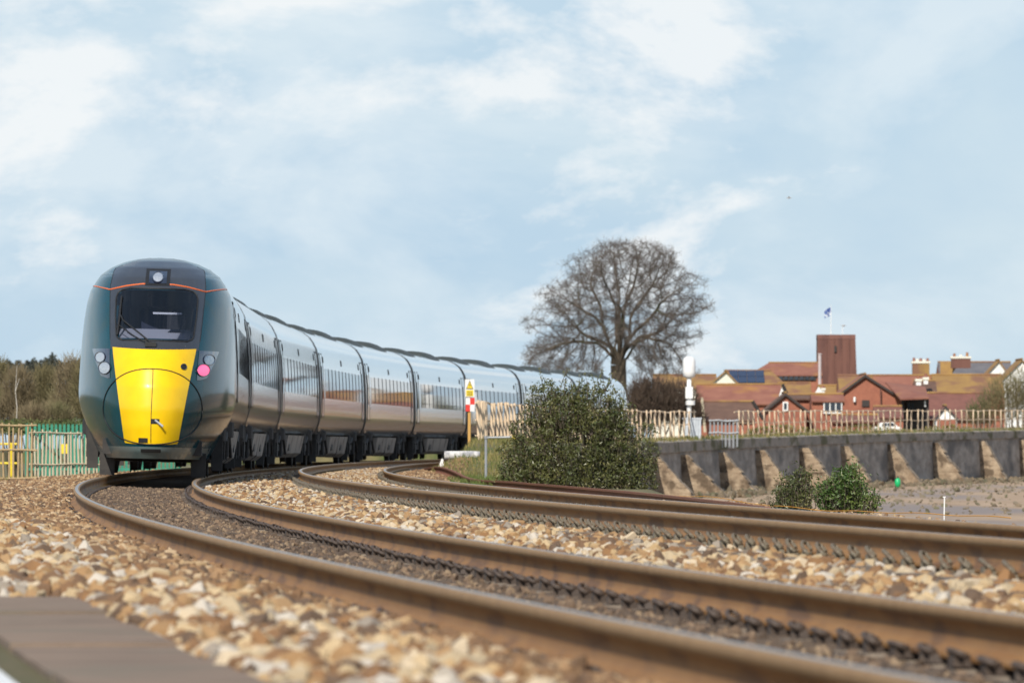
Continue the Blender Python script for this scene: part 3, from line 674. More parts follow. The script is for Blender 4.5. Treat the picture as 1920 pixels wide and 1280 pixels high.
for k, s in enumerate(bs):
    # a triangular fin of rough stone: courses stepping down from under the coping to the mud
    m = MB(); t0 = tz(s)-.62; L = 2.0+.18*math.sin(k*2.1); n = 9; w0 = .55+.08*math.sin(k*3.7)
    for j in range(n):
        za = t0-(t0+1.75)*j/n; zb = t0-(t0+1.75)*(j+1)/n; b0 = .36+.1*math.sin(k*5.1); la = b0+(L-b0)*(j/n)**1.05; lb = b0+(L-b0)*((j+1)/n)**1.05
        q = random.uniform(-.05,.05)
        pts = [(0,za-.004),(la+q,za-.004),(lb+q+random.uniform(-.03,.05),zb),(0,zb)]
        wj = w0+random.uniform(-.04,.04)+.25*j/n
        v = [P(s-wj, WO+.0+a, z) for a, z in pts]+[P(s+wj, WO+.0+a, z) for a, z in pts]
        m.add(v, [(0,1,2,3),(7,6,5,4)]+[(i,4+i,4+(i+1)%4,(i+1)%4) for i in range(4)])
    o = m.build('buttress', M_butt, wall); o.matrix_parent_inverse = WI
def sfind(px, off):
    q = np.linspace(120, 460, 6000); x, y = Pn(q, off); return float(q[np.argmin(np.abs(960+F_PX*x/y-px))])
# ------------------------------------------------------------------ fence on the wall: chestnut posts and wavy poles
fence = empty('pole_fence', P(250, 6.1, .7)); tag(fence, 'long pale wooden pole fence standing along the top of the sea wall', 'fence')
FI = Matrix.Translation(-fence.location); bpy.context.view_layer.update()
def fo(s): return float(np.interp(s, [122,150,200], [5.82,5.98,6.12]))
def fz(s): return float(np.interp(s, [100,112,235,452], [.62,.66,.70,.72+217*.0046]))+.02
GAP0, GAP1 = sfind(1306, 6.12), sfind(1379, 6.12)
def fh(s): return float(np.interp(s, [122,215], [1.0,1.18]))
post = None; k = 0
for s in list(np.arange(127.5, 133, .6))+list(np.arange(134, 445, 2.5)):
    if GAP0+.3 < s < GAP1-.3: continue
    if post is None:
        m = MB(); m.tube([(0,0,-.15),(.01,.005,.35),(-.008,0,.7),(.0,0,1.04)], [.043,.040,.043,.037], 7); post = m.build('post', M_pale, fence); o = post
    else: o = dup(post, fence)
    o.location = P(s, fo(s)+random.uniform(-.03,.03), fz(s))-fence.location; o.rotation_euler = (random.uniform(-.03,.03), random.uniform(-.035,.035), random.uniform(0,6)); o.scale = (1,1,fh(s)*random.uniform(.96,1.03)); k += 1
for h, r in ((1.0,.028),(.55,.023),(.10,.020)):
    for a, b in ((127,145),(145.2,200),(200.2,GAP0),(GAP1,300),(300.2,360),(360.2,400),(400.2,445)):
        pts = [P(s, fo(s)-.055, fz(s)+h*fh(s)+.022*math.sin(s*.55+h*9)+.012*math.sin(s*1.31)) for s in np.arange(a, b+.5, 1.0)]
        o = MB().tube(pts, r, 6).build('pole_rail', M_pale, fence); o.matrix_parent_inverse = FI
# grass: real blades along the wall top, the bank and the trackside
def grass(name, label, pts, hgt, wid, m, spread=.35):
    n = len(pts); pts = np.asarray(pts); a = rng.random(n)*6.28; h = hgt*(.5+.9*rng.random(n)); lean = (rng.random((n,2))-.5)*2*spread*h[:,None]
    dx = np.stack([np.cos(a), np.sin(a), np.zeros(n)],-1)*wid*.5; dx = dx*(.7+.6*rng.random(n))[:,None]
    up = np.stack([lean[:,0]*.4, lean[:,1]*.4, h*.6],-1); tp = np.stack([lean[:,0], lean[:,1], h],-1)
    V = np.stack([pts-dx, pts+dx, pts+up+dx*.7, pts+up-dx*.7, pts+tp],1).reshape(-1,3)
    b = np.arange(n)[:,None]*5
    Fq = np.concatenate([np.stack([b+0,b+1,b+2],-1)[:,0], np.stack([b+0,b+2,b+3],-1)[:,0], np.stack([b+3,b+2,b+4],-1)[:,0]])
    o = np_mesh(name, V, Fq, m); return tag(o, label, kind='stuff')
M_grass = mat('dry_grass', (.16,.14,.045), (.24,.20,.075), .8, .9, c3=(.09,.12,.03), scale3=.5)
M_grassg = mat('green_grass', (.07,.11,.022), (.13,.15,.04), 1.5, .9)
M_sedum = mat('orange_lichen_growth', (.30,.17,.03), (.20,.14,.04), 3, .9)
def gpts(s, o, dz=0):
    x, y = Pn(s, o); return np.stack([x, y, ground_z(s, o)+dz], -1)
n = 9000; s = 225+220*rng.random(n); o = 5.95+.75*rng.random(n)**1.3; x, y = Pn(s, o)
clump = .55+.45*np.sin(s*.9)*np.sin(s*.37+1)
keep = rng.random(n) < np.clip(clump, .15, 1)
grass('wall_top_grass', 'dry grass tufts along the top of the sea wall', np.stack([x, y, wall_top(s)-.03-.1*np.clip(o-6.5,0,1)], -1)[keep], .17, .03, M_grass)
n = 9000; s = 100+115*rng.random(n); o = 5.3+1.6*rng.random(n)
grass('bank_grass', 'rough yellowish grass on the bank under the warning sign', gpts(s, o, -.01), .15, .022, M_grass)
n = 5000; s = 60+60*rng.random(n); o = 5.9+1.9*rng.random(n)
grass('verge_grass', 'green grass and weeds in front of the big bush', gpts(s, o, -.01), .10, .018, M_grassg)
n = 4500; s = 40+45*rng.random(n); o = -5+2.2*rng.random(n)
grass('fence_grass', 'dull grass at the foot of the left fences', gpts(s, o, -.01), .10, .02, M_grass)

n = 2600; s = 232+215*rng.random(n); o = 6.9+3.2*rng.random(n)**2.2
stone_cloud('shore_stones', 'brown stones and weed scattered along the foot of the sea wall', s, o, .30, mat('shore_stone', (1,1,1), (.10,.085,.05), 5, .9, rand=[(.20,.15,.105),(.13,.10,.07),(.27,.21,.15),(.09,.09,.05),(.17,.125,.085),(.24,.17,.11)]), zfix=-1.6, seed=9, squash=.5)
n = 2600; s = 150+290*rng.random(n); o = 8.5+26*rng.random(n)**1.4
stone_cloud('beach_pebbles', 'scattered pebbles and weed clumps on the mud', s, o, .17, mat('beach_pebble', (1,1,1), (.16,.13,.09), 5, .9, rand=[(.26,.20,.14),(.17,.14,.10),(.33,.26,.19),(.12,.12,.06)]), zfix=-1.57, seed=10, squash=.4)
# white equipment mast and cabinet by the fence
sm_ = sfind(1292, 5.95); p = P(sm_, 5.95, 0); b = p
mast = empty('equipment_mast', (b.x, p.y, fz(sm_)-.1)); tag(mast, 'white mast with a rounded capsule head beside the wall fence', 'mast')
u = p.y/F_PX
MB().tube([(0,0,0),(0,0,3.0)], .10, 10).build('pole', M_white, mast, True)
MB().lathe([(.12,2.72),(.26,2.80),(.275,3.0),(.275,3.42),(.24,3.56),(.14,3.64),(.03,3.66)], (0,0,0), 18).build('capsule_head', M_white, mast, True)
MB().lathe([(.02,1.55),(.2,1.57),(.2,1.75),(.02,1.77)], (.05,-.08,0), 14).box(-.16,.16,-.2,-.08,1.85,2.35).build('junction_box', M_white, mast)
cab = MB(); 
for x in np.arange(-.33, .34, .11): cab.box(x-.035, x+.035, -.35, -.31, 0, 1.12)
cab.box(-.38,.38,-.31,.3,-.1,1.06); cab.box(-.41,.41,-.36,.33,1.06,1.12)
cab = cab.build('cabinet', mat('pale_grey_cabinet', (.52,.56,.60), (.42,.46,.50), 4, .5)); cab.location = (b.x+.12, p.y-.55, fz(sm_)-.2); tag(cab, 'pale grey ribbed steel cabinet at the foot of the white mast', 'cabinet')
sr_ = sfind(1357, 6.72); g = at(1357, 838, P(sr_, 6.72).y)
gp = empty('steel_railing', (g.x, g.y, g.z)); tag(gp, 'grey steel barred railing hung over the edge of the sea wall', 'railing')
sc_ = g.y/F_PX
bar = None
for k in range(8):
    x = (k-3.5)*7.2*sc_
    if bar is None: bar = MB().tube([(0,0,.0),(0,0,1.22)], .045, 6).build('bar', M_grey, gp); o = bar
    else: o = dup(bar, gp)
    o.location = (x, 0, random.uniform(-.05,.03))
for z in (.62,1.16): MB().tube([(-28*sc_,-.05,z),(-10*sc_,-.05,z+.03),(5*sc_,-.05,z-.02),(28*sc_,-.05,z+.02)], .04, 6).build('cross_bar', M_grey, gp)

# ------------------------------------------------------------------ warning sign, pipe, tube post, rope, stake, green float
d = 215.0; u = d/F_PX; zb = at(880, 850, d)
sg = empty('warning_sign_post', zb); tag(sg, 'warning sign on an ochre post with yellow triangle and red and white chequer', 'sign')
M_ochre = mat('ochre_post', (.62,.36,.10), (.55,.32,.1), 6, .6)
MB().tube([(0,0,-.15),(0,0,(850-712)*u)], .042, 8).build('post', M_ochre, sg)
def zz_(py): return (850-py)*u
def xx_(px): return (px-880)*u
MB().box(xx_(872), xx_(889.5), -.07, -.05, zz_(744), zz_(711)).build('backing_plate', M_white, sg)
tri = [Vector((xx_(874),-.075,zz_(729))), Vector((xx_(887.5),-.075,zz_(729))), Vector((xx_(880.8),-.075,zz_(713)))]
MB().prism(tri, Vector((0,0,0)), Vector((0,-.006,0))).build('triangle_border', M_black, sg)
c_ = sum(tri, Vector())/3
MB().prism([c_+(q-c_)*.78 for q in tri], Vector((0,-.007,0)), Vector((0,-.012,0))).build('warning_triangle', M_yellow, sg)
MB().prism([Vector((xx_(a),-.088,zz_(b))) for a, b in ((881.3,717.5),(879.6,722.5),(880.9,722.5),(880.2,727.5),(882.3,721.5),(881.1,721.5))], Vector((0,0,0)), Vector((0,-.004,0))).build('lightning_mark', M_black, sg)
MB().box(xx_(874), xx_(887.5), -.078, -.071, zz_(742.5), zz_(731)).build('yellow_notice', M_yellow, sg)
for py in (734,737,740): MB().box(xx_(875.5), xx_(886), -.082, -.0785, zz_(py+.7), zz_(py-.5)).build('notice_line', mat('notice_ink', (.12,.09,.02), None, rough=.6), sg)
for i in range(2):
    for j in range(2):
        MB().box(xx_(873+i*8.5), xx_(881.5+i*8.5)-.001, -.066, -.05, zz_(771-j*12.8), zz_(758.2-j*12.8)-.001).build('chequer_square', M_red if (i+j)%2 == 0 else M_white, sg)
d = 200.0; c = at(866, 853, d); u = d/F_PX
pp = empty('concrete_pipe', c); tag(pp, 'short pale grey concrete pipe lying on a kerb below the warning sign', 'pipe')
M_pipe = mat('pipe_concrete', (.50,.49,.48), (.62,.61,.60), 9, .85, c3=(.30,.30,.32), scale3=6)
m = MB(); prof = []
v = []; f = []; nn = 18
for x, r in ((-33*u,.085),(-33*u,.105),(-28*u,.108),(-10*u,.106),(8*u,.109),(26*u,.105),(34*u,.095),(34*u,.07)):
    v += [(x, r*math.cos(2*math.pi*k/nn), r*math.sin(2*math.pi*k/nn)) for k in range(nn)]
for i in range(7): f += [(i*nn+k, i*nn+(k+1)%nn, (i+1)*nn+(k+1)%nn, (i+1)*nn+k) for k in range(nn)]
f += [tuple(range(nn)), tuple(range(8*nn-1, 7*nn-1, -1))]
m.add(v, f); m.build('pipe', M_pipe, pp, True)
kb = MB().box(-26*u,32*u,-.10,.16,-.28,-.105).build('kerb_block', M_conc, pp)
MB().prism([Vector((-44*u,-.12,-.30)), Vector((-33*u,-.12,-.30)), Vector((-35*u,-.12,-.10)), Vector((-38*u,-.12,-.08))], Vector((0,0,0)), Vector((0,.16,0))).build('footing_stone', M_white, pp)
d = 182.0; c = at(911, 889, d); u = d/F_PX
tp = empty('tube_post', c); tag(tp, 'grey steel tube post with a level arm and yellow end', 'post')
MB().tube([(0,0,-.2),(0,0,69*u)], .03, 8).build('upright', M_grey, tp)
MB().tube([(0,0,69*u),(52*u,0,70*u)], .022, 8).lathe([(.035,66*u),(.045,67*u),(.045,71*u),(.03,72*u)], (0,0,0), 8).build('arm', M_grey, tp)
MB().box(49*u,55*u,-.03,.03,66*u,73*u).build('yellow_end', M_yellow, tp)
# spare rusty rail lying on the far shoulder
pix = [(797,877.5,197),(820,874,190),(838,877.5,183),(854,884,175),(873,893,166),(893,898,157),(925,900,151),(956,901.5,146),(997,905,139),(1060,910,130),(1132,916,122),(1210,923,113),(1295,932,104),(1375,941,96),(1450,950,89)]
cp = [at(*q) for q in pix]; path = []
for i in range(len(cp)-1):
    p0, p1, p2, p3 = cp[max(i-1,0)], cp[i], cp[i+1], cp[min(i+2,len(cp)-1)]
    for t in np.linspace(0,1,6)[:-1]: path.append(.5*((2*p1)+(p2-p0)*t+(2*p0-5*p1+4*p2-p3)*t*t+(3*p1-p0-3*p2+p3)*t**3))
prof = [(-.07,-.159),(-.07,-.145),(-.012,-.12),(-.012,-.045),(-.035,-.035),(-.035,-.004),(.035,-.004),(.035,-.035),(.012,-.045),(.012,-.12),(.07,-.145),(.07,-.159)]
v = []; f = []; n = len(prof)
for i, p in enumerate(path):
    t = (path[min(i+1,len(path)-1)]-path[max(i-1,0)]); t.z = 0; t.normalize(); nrm = Vector((t.y, -t.x, 0))
    v += [p+nrm*a+Vector((0,0,z)) for a, z in prof]
for i in range(len(path)-1): f += [(i*n+k, i*n+(k+1)%n, (i+1)*n+(k+1)%n, (i+1)*n+k) for k in range(n)]
f += [tuple(range(n)), tuple(range(len(v)-1, len(v)-1-n, -1))]
tag(MB().add(v, f).build('spare_rail', M_oldrust), 'loose reddish rusty rail lying in a wavy line beside the far track', 'rail')
# orange rope along the top of the bank
pts = []
for px in range(1235, 1900, 12):
    d = np.interp(px, [1235,1450,1700,1900], [112,92,80,74]); y = np.interp(px, [1235,1320,1450,1560,1700,1900], [928,930,948,957,961,970])+1.2*math.sin(px*.05)
    pts.append(at(px, y, d))
tag(MB().tube(pts, .0045, 6).build('orange_rope', mat('orange_rope', (.75,.34,.02), (.6,.25,.02), 30, .7)), 'thin orange rope stretched along the edge above the mud', 'rope')
d = 100.0; b = at(1770, 964, d)
st = empty('white_stake', b); tag(st, 'small white wooden stake standing at the edge above the mud', 'stake')
MB().tube([(0,0,-.1),(.005,0,.22)], .009, 6).build('shaft', M_white, st); MB().box(-.016,.02,-.010,.010,.212,.224).build('cap', M_white, st)
d = 392.0; b = at(1683, 918, d)
fl = empty('green_float', (b.x, d, -1.55)); tag(fl, 'bright green mooring float by a buttress on the mud', 'float')
MB().lathe([(.03,.06),(.12,.12),(.15,.28),(.12,.45),(.05,.52)], (0,0,0), 14).build('buoy', mat('float_green', (.01,.42,.14), None, rough=.35), fl, True)
MB().tube([(0,0,.5),(.02,0,.62)], .03, 6).tube([(-.10,0,0),(-.14,.1,.9)], .03, 6).build('loop', M_black, fl)
c = at(735, 901, 176); 
bl = MB(); ic = [(-.13,-.08,-.09),(.14,-.09,-.08),(.16,.1,-.09),(-.12,.1,-.09),(-.11,-.06,.075),(.05,-.07,.09),(.13,.07,.05),(-.10,.08,.08)]
bl = bl.add(ic, [(0,3,2,1),(4,5,6,7),(0,1,5,4),(1,2,6,5),(2,3,7,6),(3,0,4,7)]).build('loose_stone_block', mat('cream_stone', (.66,.52,.32), (.52,.38,.22), 9, .9)); bl.location = (c.x, c.y, c.z-.02)
tag(bl, 'single large cream stone block lying between the rails of the far track', 'stone')
cb = [at(px, py, d) for px, py, d in ((778,897,176),(787,893,177),(797,890.5,178),(800,892,177.5),(794,896,176.5),(785,898.5,176))]
tag(MB().tube(cb, .018, 6).build('white_cable', M_white), 'loop of white cable lying beside the far rail', 'cable')

# ------------------------------------------------------------------ left: fences
def paling(name, label, x0, x1, d0, d1, ytop, ybot, m, spacing, rails, grp=None):
    a = at(x0, ybot, d0); b = at(x1, ybot-.0, d1); h = (ybot-ytop)*d0/F_PX
    r = empty(name, a); tag(r, label, 'fence', grp); L = (b-a).length; n = int(L/spacing); pr = None; t = (b-a).normalized(); ang = math.atan2(t.y, t.x)
    for k in range(n+1):
        if pr is None: pr = MB().tube([(0,0,-.35),(.006,0,h*.4),(-.005,0,h*.75),(0,0,h)], [.021,.022,.020,.017], 6).build('pale', m, r); o = pr
        else: o = dup(pr, r)
        o.location = t*(spacing*k+random.uniform(-.012,.012)); o.rotation_euler = (random.uniform(-.02,.02), random.uniform(-.035,.035), random.uniform(0,6)); o.scale = (1,1,random.uniform(.96,1.03))
    for q in rails:
        MB().tube([t*x+Vector((0,-.035,h*q+.010*math.sin(x*4+q*7))) for x in np.arange(-.05, L+.12, .12)], .021, 6).build('cross_rail', m, r)
    return r
paling('paling_fence', 'brown wooden paling fence at the left edge', -60, 62, 160, 160.3, 794, 918, M_palebrown, .092, (.98,.60,.18))
paling('paling_fence', 'weathered grey paling fence between the brown fence and the train', 59, 212, 172, 173.5, 807, 912, M_palegrey, .100, (.96,.40))
# green palisade
a = at(50, 905, 222); b = at(345, 905, 226)
pal = empty('palisade_fence', a); tag(pal, 'green steel palisade fence behind the grey paling', 'fence')
t = (b-a); L = t.length; t.normalize(); pr = None
for k in range(int(L/.152)):
    if pr is None:
        m = MB(); hw_ = .035; H = 112*222/F_PX
        m.prism([Vector((-hw_,0,-.2)),Vector((hw_,0,-.2)),Vector((hw_,0,H-.08)),Vector((hw_*.6,0,H)),Vector((0,0,H-.05)),Vector((-hw_*.6,0,H)),Vector((-hw_,0,H-.08))], Vector((0,-.012,0)), Vector((0,.012,0)))
        pr = m.build('pale', M_green, pal); o = pr
    else: o = dup(pr, pal)
    o.location = t*(.152*k)
for z in (.35, 1.35): MB().box(0, L, .013, .05, z, z+.06).build('cross_rail', M_green, pal)
for px, w in ((117.5,5),(126,5.5)):
    o = MB().box(-w*.5*222/F_PX, w*.5*222/F_PX, -.03, -.014, .0, 18*222/F_PX).build('yellow_notice', M_yellow, pal); o.location = ((px-50)*222/F_PX, 0, (905-850)*222/F_PX)
br = empty('yellow_barrier', at(-20, 905, 200)); tag(br, 'yellow rails of a barrier seen through the brown paling', 'barrier')
for py in (832, 868): MB().tube([(0,0,(905-py)*200/F_PX),(52*200/F_PX,0,(905-py)*200/F_PX)], .03, 6).build('cross_rail', M_yellow, br)
MB().tube([(.1,0,-.2),(.1,0,1.0)], .03, 6).tube([(.55,0,-.2),(.55,0,1.0)], .03, 6).build('upright', M_yellow, br)

# ------------------------------------------------------------------ bare trees, grown branch by branch
def colonize(attr, trunk, step, infl, kill, seed, maxit=220, par0=None):
    r_ = np.random.default_rng(seed); nodes = [np.array(p, float) for p in trunk]; par = list(par0) if par0 else [-1]+list(range(len(trunk)-1))
    att = attr.copy(); N = np.array(nodes)
    D = np.linalg.norm(att[:,None]-N[None], axis=2); near = D.argmin(1); nd = D.min(1)
    for it in range(maxit):
        if len(att) == 0: break
        act = nd < infl
        if not act.any(): infl *= 1.3; continue
        idx = near[act]; dirs = att[act]-N[idx]; dirs /= np.linalg.norm(dirs, axis=1)[:,None]+1e-9
        u, inv = np.unique(idx, return_inverse=True); acc = np.zeros((len(u),3)); np.add.at(acc, inv, dirs)
        acc += r_.normal(0, .25, acc.shape)
        acc /= np.linalg.norm(acc, axis=1)[:,None]+1e-9
        new = N[u]+acc*step; n0 = len(N); N = np.concatenate([N, new]); par += list(u)
        D = np.linalg.norm(att[:,None]-new[None], axis=2); j = D.argmin(1); m = D.min(1); b = m < nd
        near[b] = n0+j[b]; nd[b] = m[b]
        k = nd > kill; att = att[k]; near = near[k]; nd = nd[k]
    return N, np.array(par)
def radii(N, par, tip, e=2.3):
    r = np.zeros(len(N)); has = np.zeros(len(N), bool); has[par[par >= 0]] = True
    a = np.where(has, 0, tip**e)
    for i in range(len(N)-1, 0, -1): a[par[i]] += a[i]
    return a**(1/e)
def sticks(P0, P1, r0, r1, k=4):
    """many tapered prisms as one vertex/face set"""
    t = P1-P0; t = t/(np.linalg.norm(t, axis=1)[:,None]+1e-9)
    ref = np.where(np.abs(t[:,2:3]) < .9, np.array([[0,0,1.]]), np.array([[1.,0,0]])); a = np.cross(t, ref); a /= np.linalg.norm(a, axis=1)[:,None]+1e-9; b = np.cross(t, a)
    V = []
    for Pp, r in ((P0, r0), (P1, r1)):
        for q in range(k):
            an = 2*math.pi*q/k; V.append(Pp+(a*math.cos(an)+b*math.sin(an))*np.asarray(r).reshape(-1,1))
    V = np.stack(V, 1).reshape(-1, 3); base = np.arange(len(P0))[:,None]*2*k
    Fq = np.stack([np.stack([base+q, base+(q+1)%k, base+k+(q+1)%k, base+k+q], -1)[:,0] for q in range(k)], 1).reshape(-1, 4)
    return V, Fq
def twigs(N, r, lim, n, ln, rad, r_, up=.3):
    idx = r_.choice(np.where(r < lim)[0], n); p0 = N[idx]; dr = r_.normal(0, 1, (n,3)); dr[:,2] += up
    dr /= np.linalg.norm(dr, axis=1)[:,None]; p1 = p0+dr*(ln*(.4+.9*r_.random(n)))[:,None]
    # one side shoot each
    q0 = p0+(p1-p0)*.5; d2 = dr+r_.normal(0,.7,(n,3)); d2 /= np.linalg.norm(d2,axis=1)[:,None]; q1 = q0+d2*(ln*.55)
    return np.concatenate([p0,q0]), np.concatenate([p1,q1]), np.full(2*n, rad), np.full(2*n, rad*.45)
def bare_tree(name, label, base, attr, trunk, step, infl, kill, tip, seed, ntwig, tlen, trad, mt, mtw, group=None, tmin=0, cat_='tree', par0=None, ntr=0):
    r_ = np.random.default_rng(seed); N, par = colonize(attr, trunk, step, infl, kill, seed, par0=par0); r = np.maximum(radii(N, par, tip), 0)
    r[:ntr] = np.maximum(r[:ntr], tmin)
    root = empty(name, base); tag(root, label, cat_, group)
    i = np.arange(1, len(N)); thick = r[i] > tip*3.2
    V, Fq = sticks(N[par[i]][thick], N[i][thick], np.minimum(r[par[i]], r[i]*1.25)[thick], r[i][thick], 6); np_mesh('trunk', V, Fq, mt, root, smooth=True)
    a, b, c, d_ = twigs(N, r, tip*3.2, ntwig, tlen, trad, r_); th = ~thick
    V, Fq = sticks(np.concatenate([N[par[i]][th], a]), np.concatenate([N[i][th], b]), np.concatenate([np.minimum(r[par[i]],r[i]*1.3)[th], c]), np.concatenate([r[i][th], d_]), 3)
    np_mesh('crown', V, Fq, mtw, root); return root
M_bark = mat('bark', (.085,.065,.045), (.14,.11,.08), 3, .9, stretch=(1,1,.3), c3=(.06,.062,.032), scale3=.6)
M_twig = mat('twigs', (.085,.068,.058), (.13,.108,.092), .8, .9)
M_scrub = mat('scrub_twigs', (.15,.115,.065), (.22,.175,.10), .5, .9, c3=(.11,.12,.045), scale3=.35)
M_scrubd = mat('dark_scrub_twigs', (.055,.036,.026), (.085,.058,.04), .6, .9)
M_scrubo = mat('olive_scrub_twigs', (.12,.10,.045), (.17,.145,.07), .5, .9, c3=(.07,.085,.03), scale3=.4)
# the big oak
d = 600.0; u = d/F_PX; base = at(1160, 812, d)
rows = [(450,1128,1206),(468,1092,1268),(490,1068,1288),(508,1056,1296),(528,1030,1322),(545,1000,1332),(570,994,1338),(600,984,1336),(628,984,1316),(655,972,1306),(685,958,1316),(708,962,1312)]
ry = np.array([q[0] for q in rows]); rl = np.array([q[1] for q in rows]); rr = np.array([q[2] for q in rows])
at_ = []; CL = []
for k in range(60):
    py = random.uniform(462, 700); a_ = random.uniform(0, 6.28); q = .62+.3*random.random(); L_x = np.interp(py, ry, rl); R_x = np.interp(py, ry, rr); hw_ = (R_x-L_x)/2
    CL.append(((L_x+R_x)/2+hw_*q*math.cos(a_), hw_*q*math.sin(a_)*.9, py))
CL = np.array(CL)
while len(at_) < 7500:
    py = random.uniform(452, 706); a_ = random.uniform(0, 2*math.pi); q = random.random()**.36
    L_x = np.interp(py, ry, rl); R_x = np.interp(py, ry, rr); cx = (L_x+R_x)/2; hw_ = (R_x-L_x)/2
    q = q*(1+.10*math.sin(a_*5+py*.05)+.10*math.sin(a_*3+py*.11+1)-.06); x = cx+hw_*q*math.cos(a_); yd = hw_*q*math.sin(a_)*.9
    t_ = (py-452)/254
    if abs(x-1160) < 30 and py > 650: continue
    if py > 650 and q < .35: continue
    if CL is not None and random.random() < .72:
        k_ = np.sqrt((CL[:,0]-x)**2+(CL[:,1]-yd)**2+(CL[:,2]-py)**2).min()
        if k_ > 27: continue
    at_.append(((x-1160)*u, yd*u, (812-py)*u))
trunk = [(0,0,0),(0,0,1.5),(.03,0,3.0),(0,0,4.4),(-.03,0,5.1),(0,0,5.5)]; par0 = [-1,0,1,2,3,4]
r_ = np.random.default_rng(77)
# main limbs fan out from the short bole (angle from upright, length as a share of the crown, heading)
for ang, ln, az in ((-82,.62,.1),(-62,.66,-.5),(-45,.62,.5),(-28,.66,-.4),(-14,.62,.7),(-3,.66,-.3),(9,.6,.4),(20,.66,-.6),(33,.64,.3),(48,.66,-.4),(66,.64,.5),(84,.62,-.2),(-35,.5,1.5),(15,.5,1.4),(-10,.5,-1.5),(35,.5,-1.4)):
    a_ = R(ang); pr_ = 5 if abs(ang) < 40 else 4; p = np.array(trunk[pr_]); n_ = 15; rad_ = (7.0 if abs(ang) > 50 else 8.6)*ln
    for k in range(n_):
        t_ = k/n_; aa = a_*(.55+.5*t_)+.22*math.sin(t_*7+ang)+r_.normal(0,.16); dirv = np.array([math.sin(aa)*math.cos(az), math.sin(aa)*math.sin(az)+.35*math.sin(az)*(abs(az) > 1), math.cos(aa)+(.0 if abs(ang) < 60 else .12-.25*t_)])
        p = p+dirv/np.linalg.norm(dirv)*rad_/n_; trunk.append(tuple(p)); par0.append(pr_); pr_ = len(trunk)-1
bare_tree('oak_tree', 'large bare spreading oak tree standing behind the tail of the train', base, np.array(at_), trunk, .22, 3.0, .30, .0125, 5, 23000, .50, .0080, M_bark, M_twig, tmin=.66, par0=par0, ntr=6)
# ivy-free sapling twigs at its feet: dark bare thicket
def thicket(name, label, d, blobs, n, ln, rad, m, seed, cat_='thicket', kind=None, group=None, stem=True):
    """blobs: (px, py_centre, half width px, half height px)"""
    r_ = np.random.default_rng(seed); u = d/F_PX; P0 = []; 
    wts = np.array([b[2]*b[3] for b in blobs], float); wts /= wts.sum(); c0 = at(blobs[0][0], 836, d)
    which = r_.choice(len(blobs), n, p=wts); B = np.array(blobs, float)[which]
    v = r_.normal(0,1,(n,3)); v /= np.linalg.norm(v,axis=1)[:,None]; v *= (r_.random(n)**.42)[:,None]
    cx = (B[:,0]-960)*u-c0.x; cz = CAM_H-(B[:,1]-HOR)*u
    p0 = np.stack([cx+v[:,0]*B[:,2]*u, v[:,1]*B[:,2]*u*.8, cz+v[:,2]*B[:,3]*u], -1)
    dr = r_.normal(0,.55,(n,3)); dr[:,2] += 1.0; dr += v*.6; dr /= np.linalg.norm(dr,axis=1)[:,None]
    p1 = p0+dr*(ln*(.4+r_.random(n)))[:,None]
    V, Fq = sticks(p0, p1, np.full(n, rad), np.full(n, rad*.4), 3)
    root = empty(name, (c0.x, d, 0)); tag(root, label, cat_, group)
    np_mesh('crown', V, Fq, m, root)
    # stems from the ground
    k = max(6, len(blobs)*5); w2 = r_.choice(len(blobs), k); Bs = np.array(blobs, float)[w2]; xb = (Bs[:,0]-960)*u-c0.x
    s0 = np.stack([xb+r_.normal(0,.3,k)*Bs[:,2]*u*.6, r_.normal(0,.4,k), np.full(k,-.9)], -1); s1 = np.stack([xb+r_.normal(0,.5,k)*Bs[:,2]*u, r_.normal(0,.5,k), CAM_H-(Bs[:,1]-Bs[:,3]*.55-HOR)*u], -1)
    V, Fq = sticks(s0, s1, np.full(k, rad*4), np.full(k, rad*1.5), 5); np_mesh('stem', V, Fq, M_bark, root); return root
thicket('bare_thicket', 'dark brown bare thicket between the train tail and the white mast', 500, [(1225,758,45,48),(1270,760,40,42),(1200,765,30,55),(1300,780,22,25)], 7000, .55, .016, M_scrubd, 3)
thicket('bare_thicket', 'olive bare thicket in front of the red roofs at the right edge', 545, [(1885,752,45,45),(1850,770,35,30),(1915,740,30,50),(1830,782,25,18)], 3600, .5, .014, M_scrubo, 4)
SCR = [('tall brown bare scrub tree beside the train at left', 262, [(135,735,32,62),(118,770,30,40)], 21), ('bushy bare scrub tree second from the train at left', 272, [(85,735,30,45),(70,765,34,36)], 22),
       ('olive bare scrub tree near the left edge above the brown fence', 268, [(35,735,30,40),(20,768,34,34)], 23), ('bare scrub tree cut by the left edge', 276, [(-8,722,26,48),(-15,765,30,36)], 24),
       ('low dense scrub between the two bare trees at left', 255, [(60,790,28,22),(105,790,28,24)], 25), ('bare scrub seen just left of the train cab', 258, [(158,745,22,70),(175,760,26,50)], 26)]
for lb, d, bl_, sd in SCR:
    thicket('scrub_tree', lb, d, bl_, 3400, .34, .0085, M_scrub if sd%2 else M_scrubo, sd, cat_='tree', group='bare scrub behind the left fences')
# pale birch stem among the scrub
sb = at(30, 800, 250)
bi = empty('birch_sapling', sb); tag(bi, 'thin pale birch stem among the scrub at left', 'tree')
MB().tube([(0,0,-.4),(.03,0,.6),(-.02,0,1.1),(.03,0,1.9)], [.016,.014,.012,.006], 6).tube([(-.02,0,1.1),(.10,.02,1.5)], [.012,.006], 5).build('trunk', mat('birch_bark', (.55,.52,.46), (.35,.32,.28), 9, .8), bi)
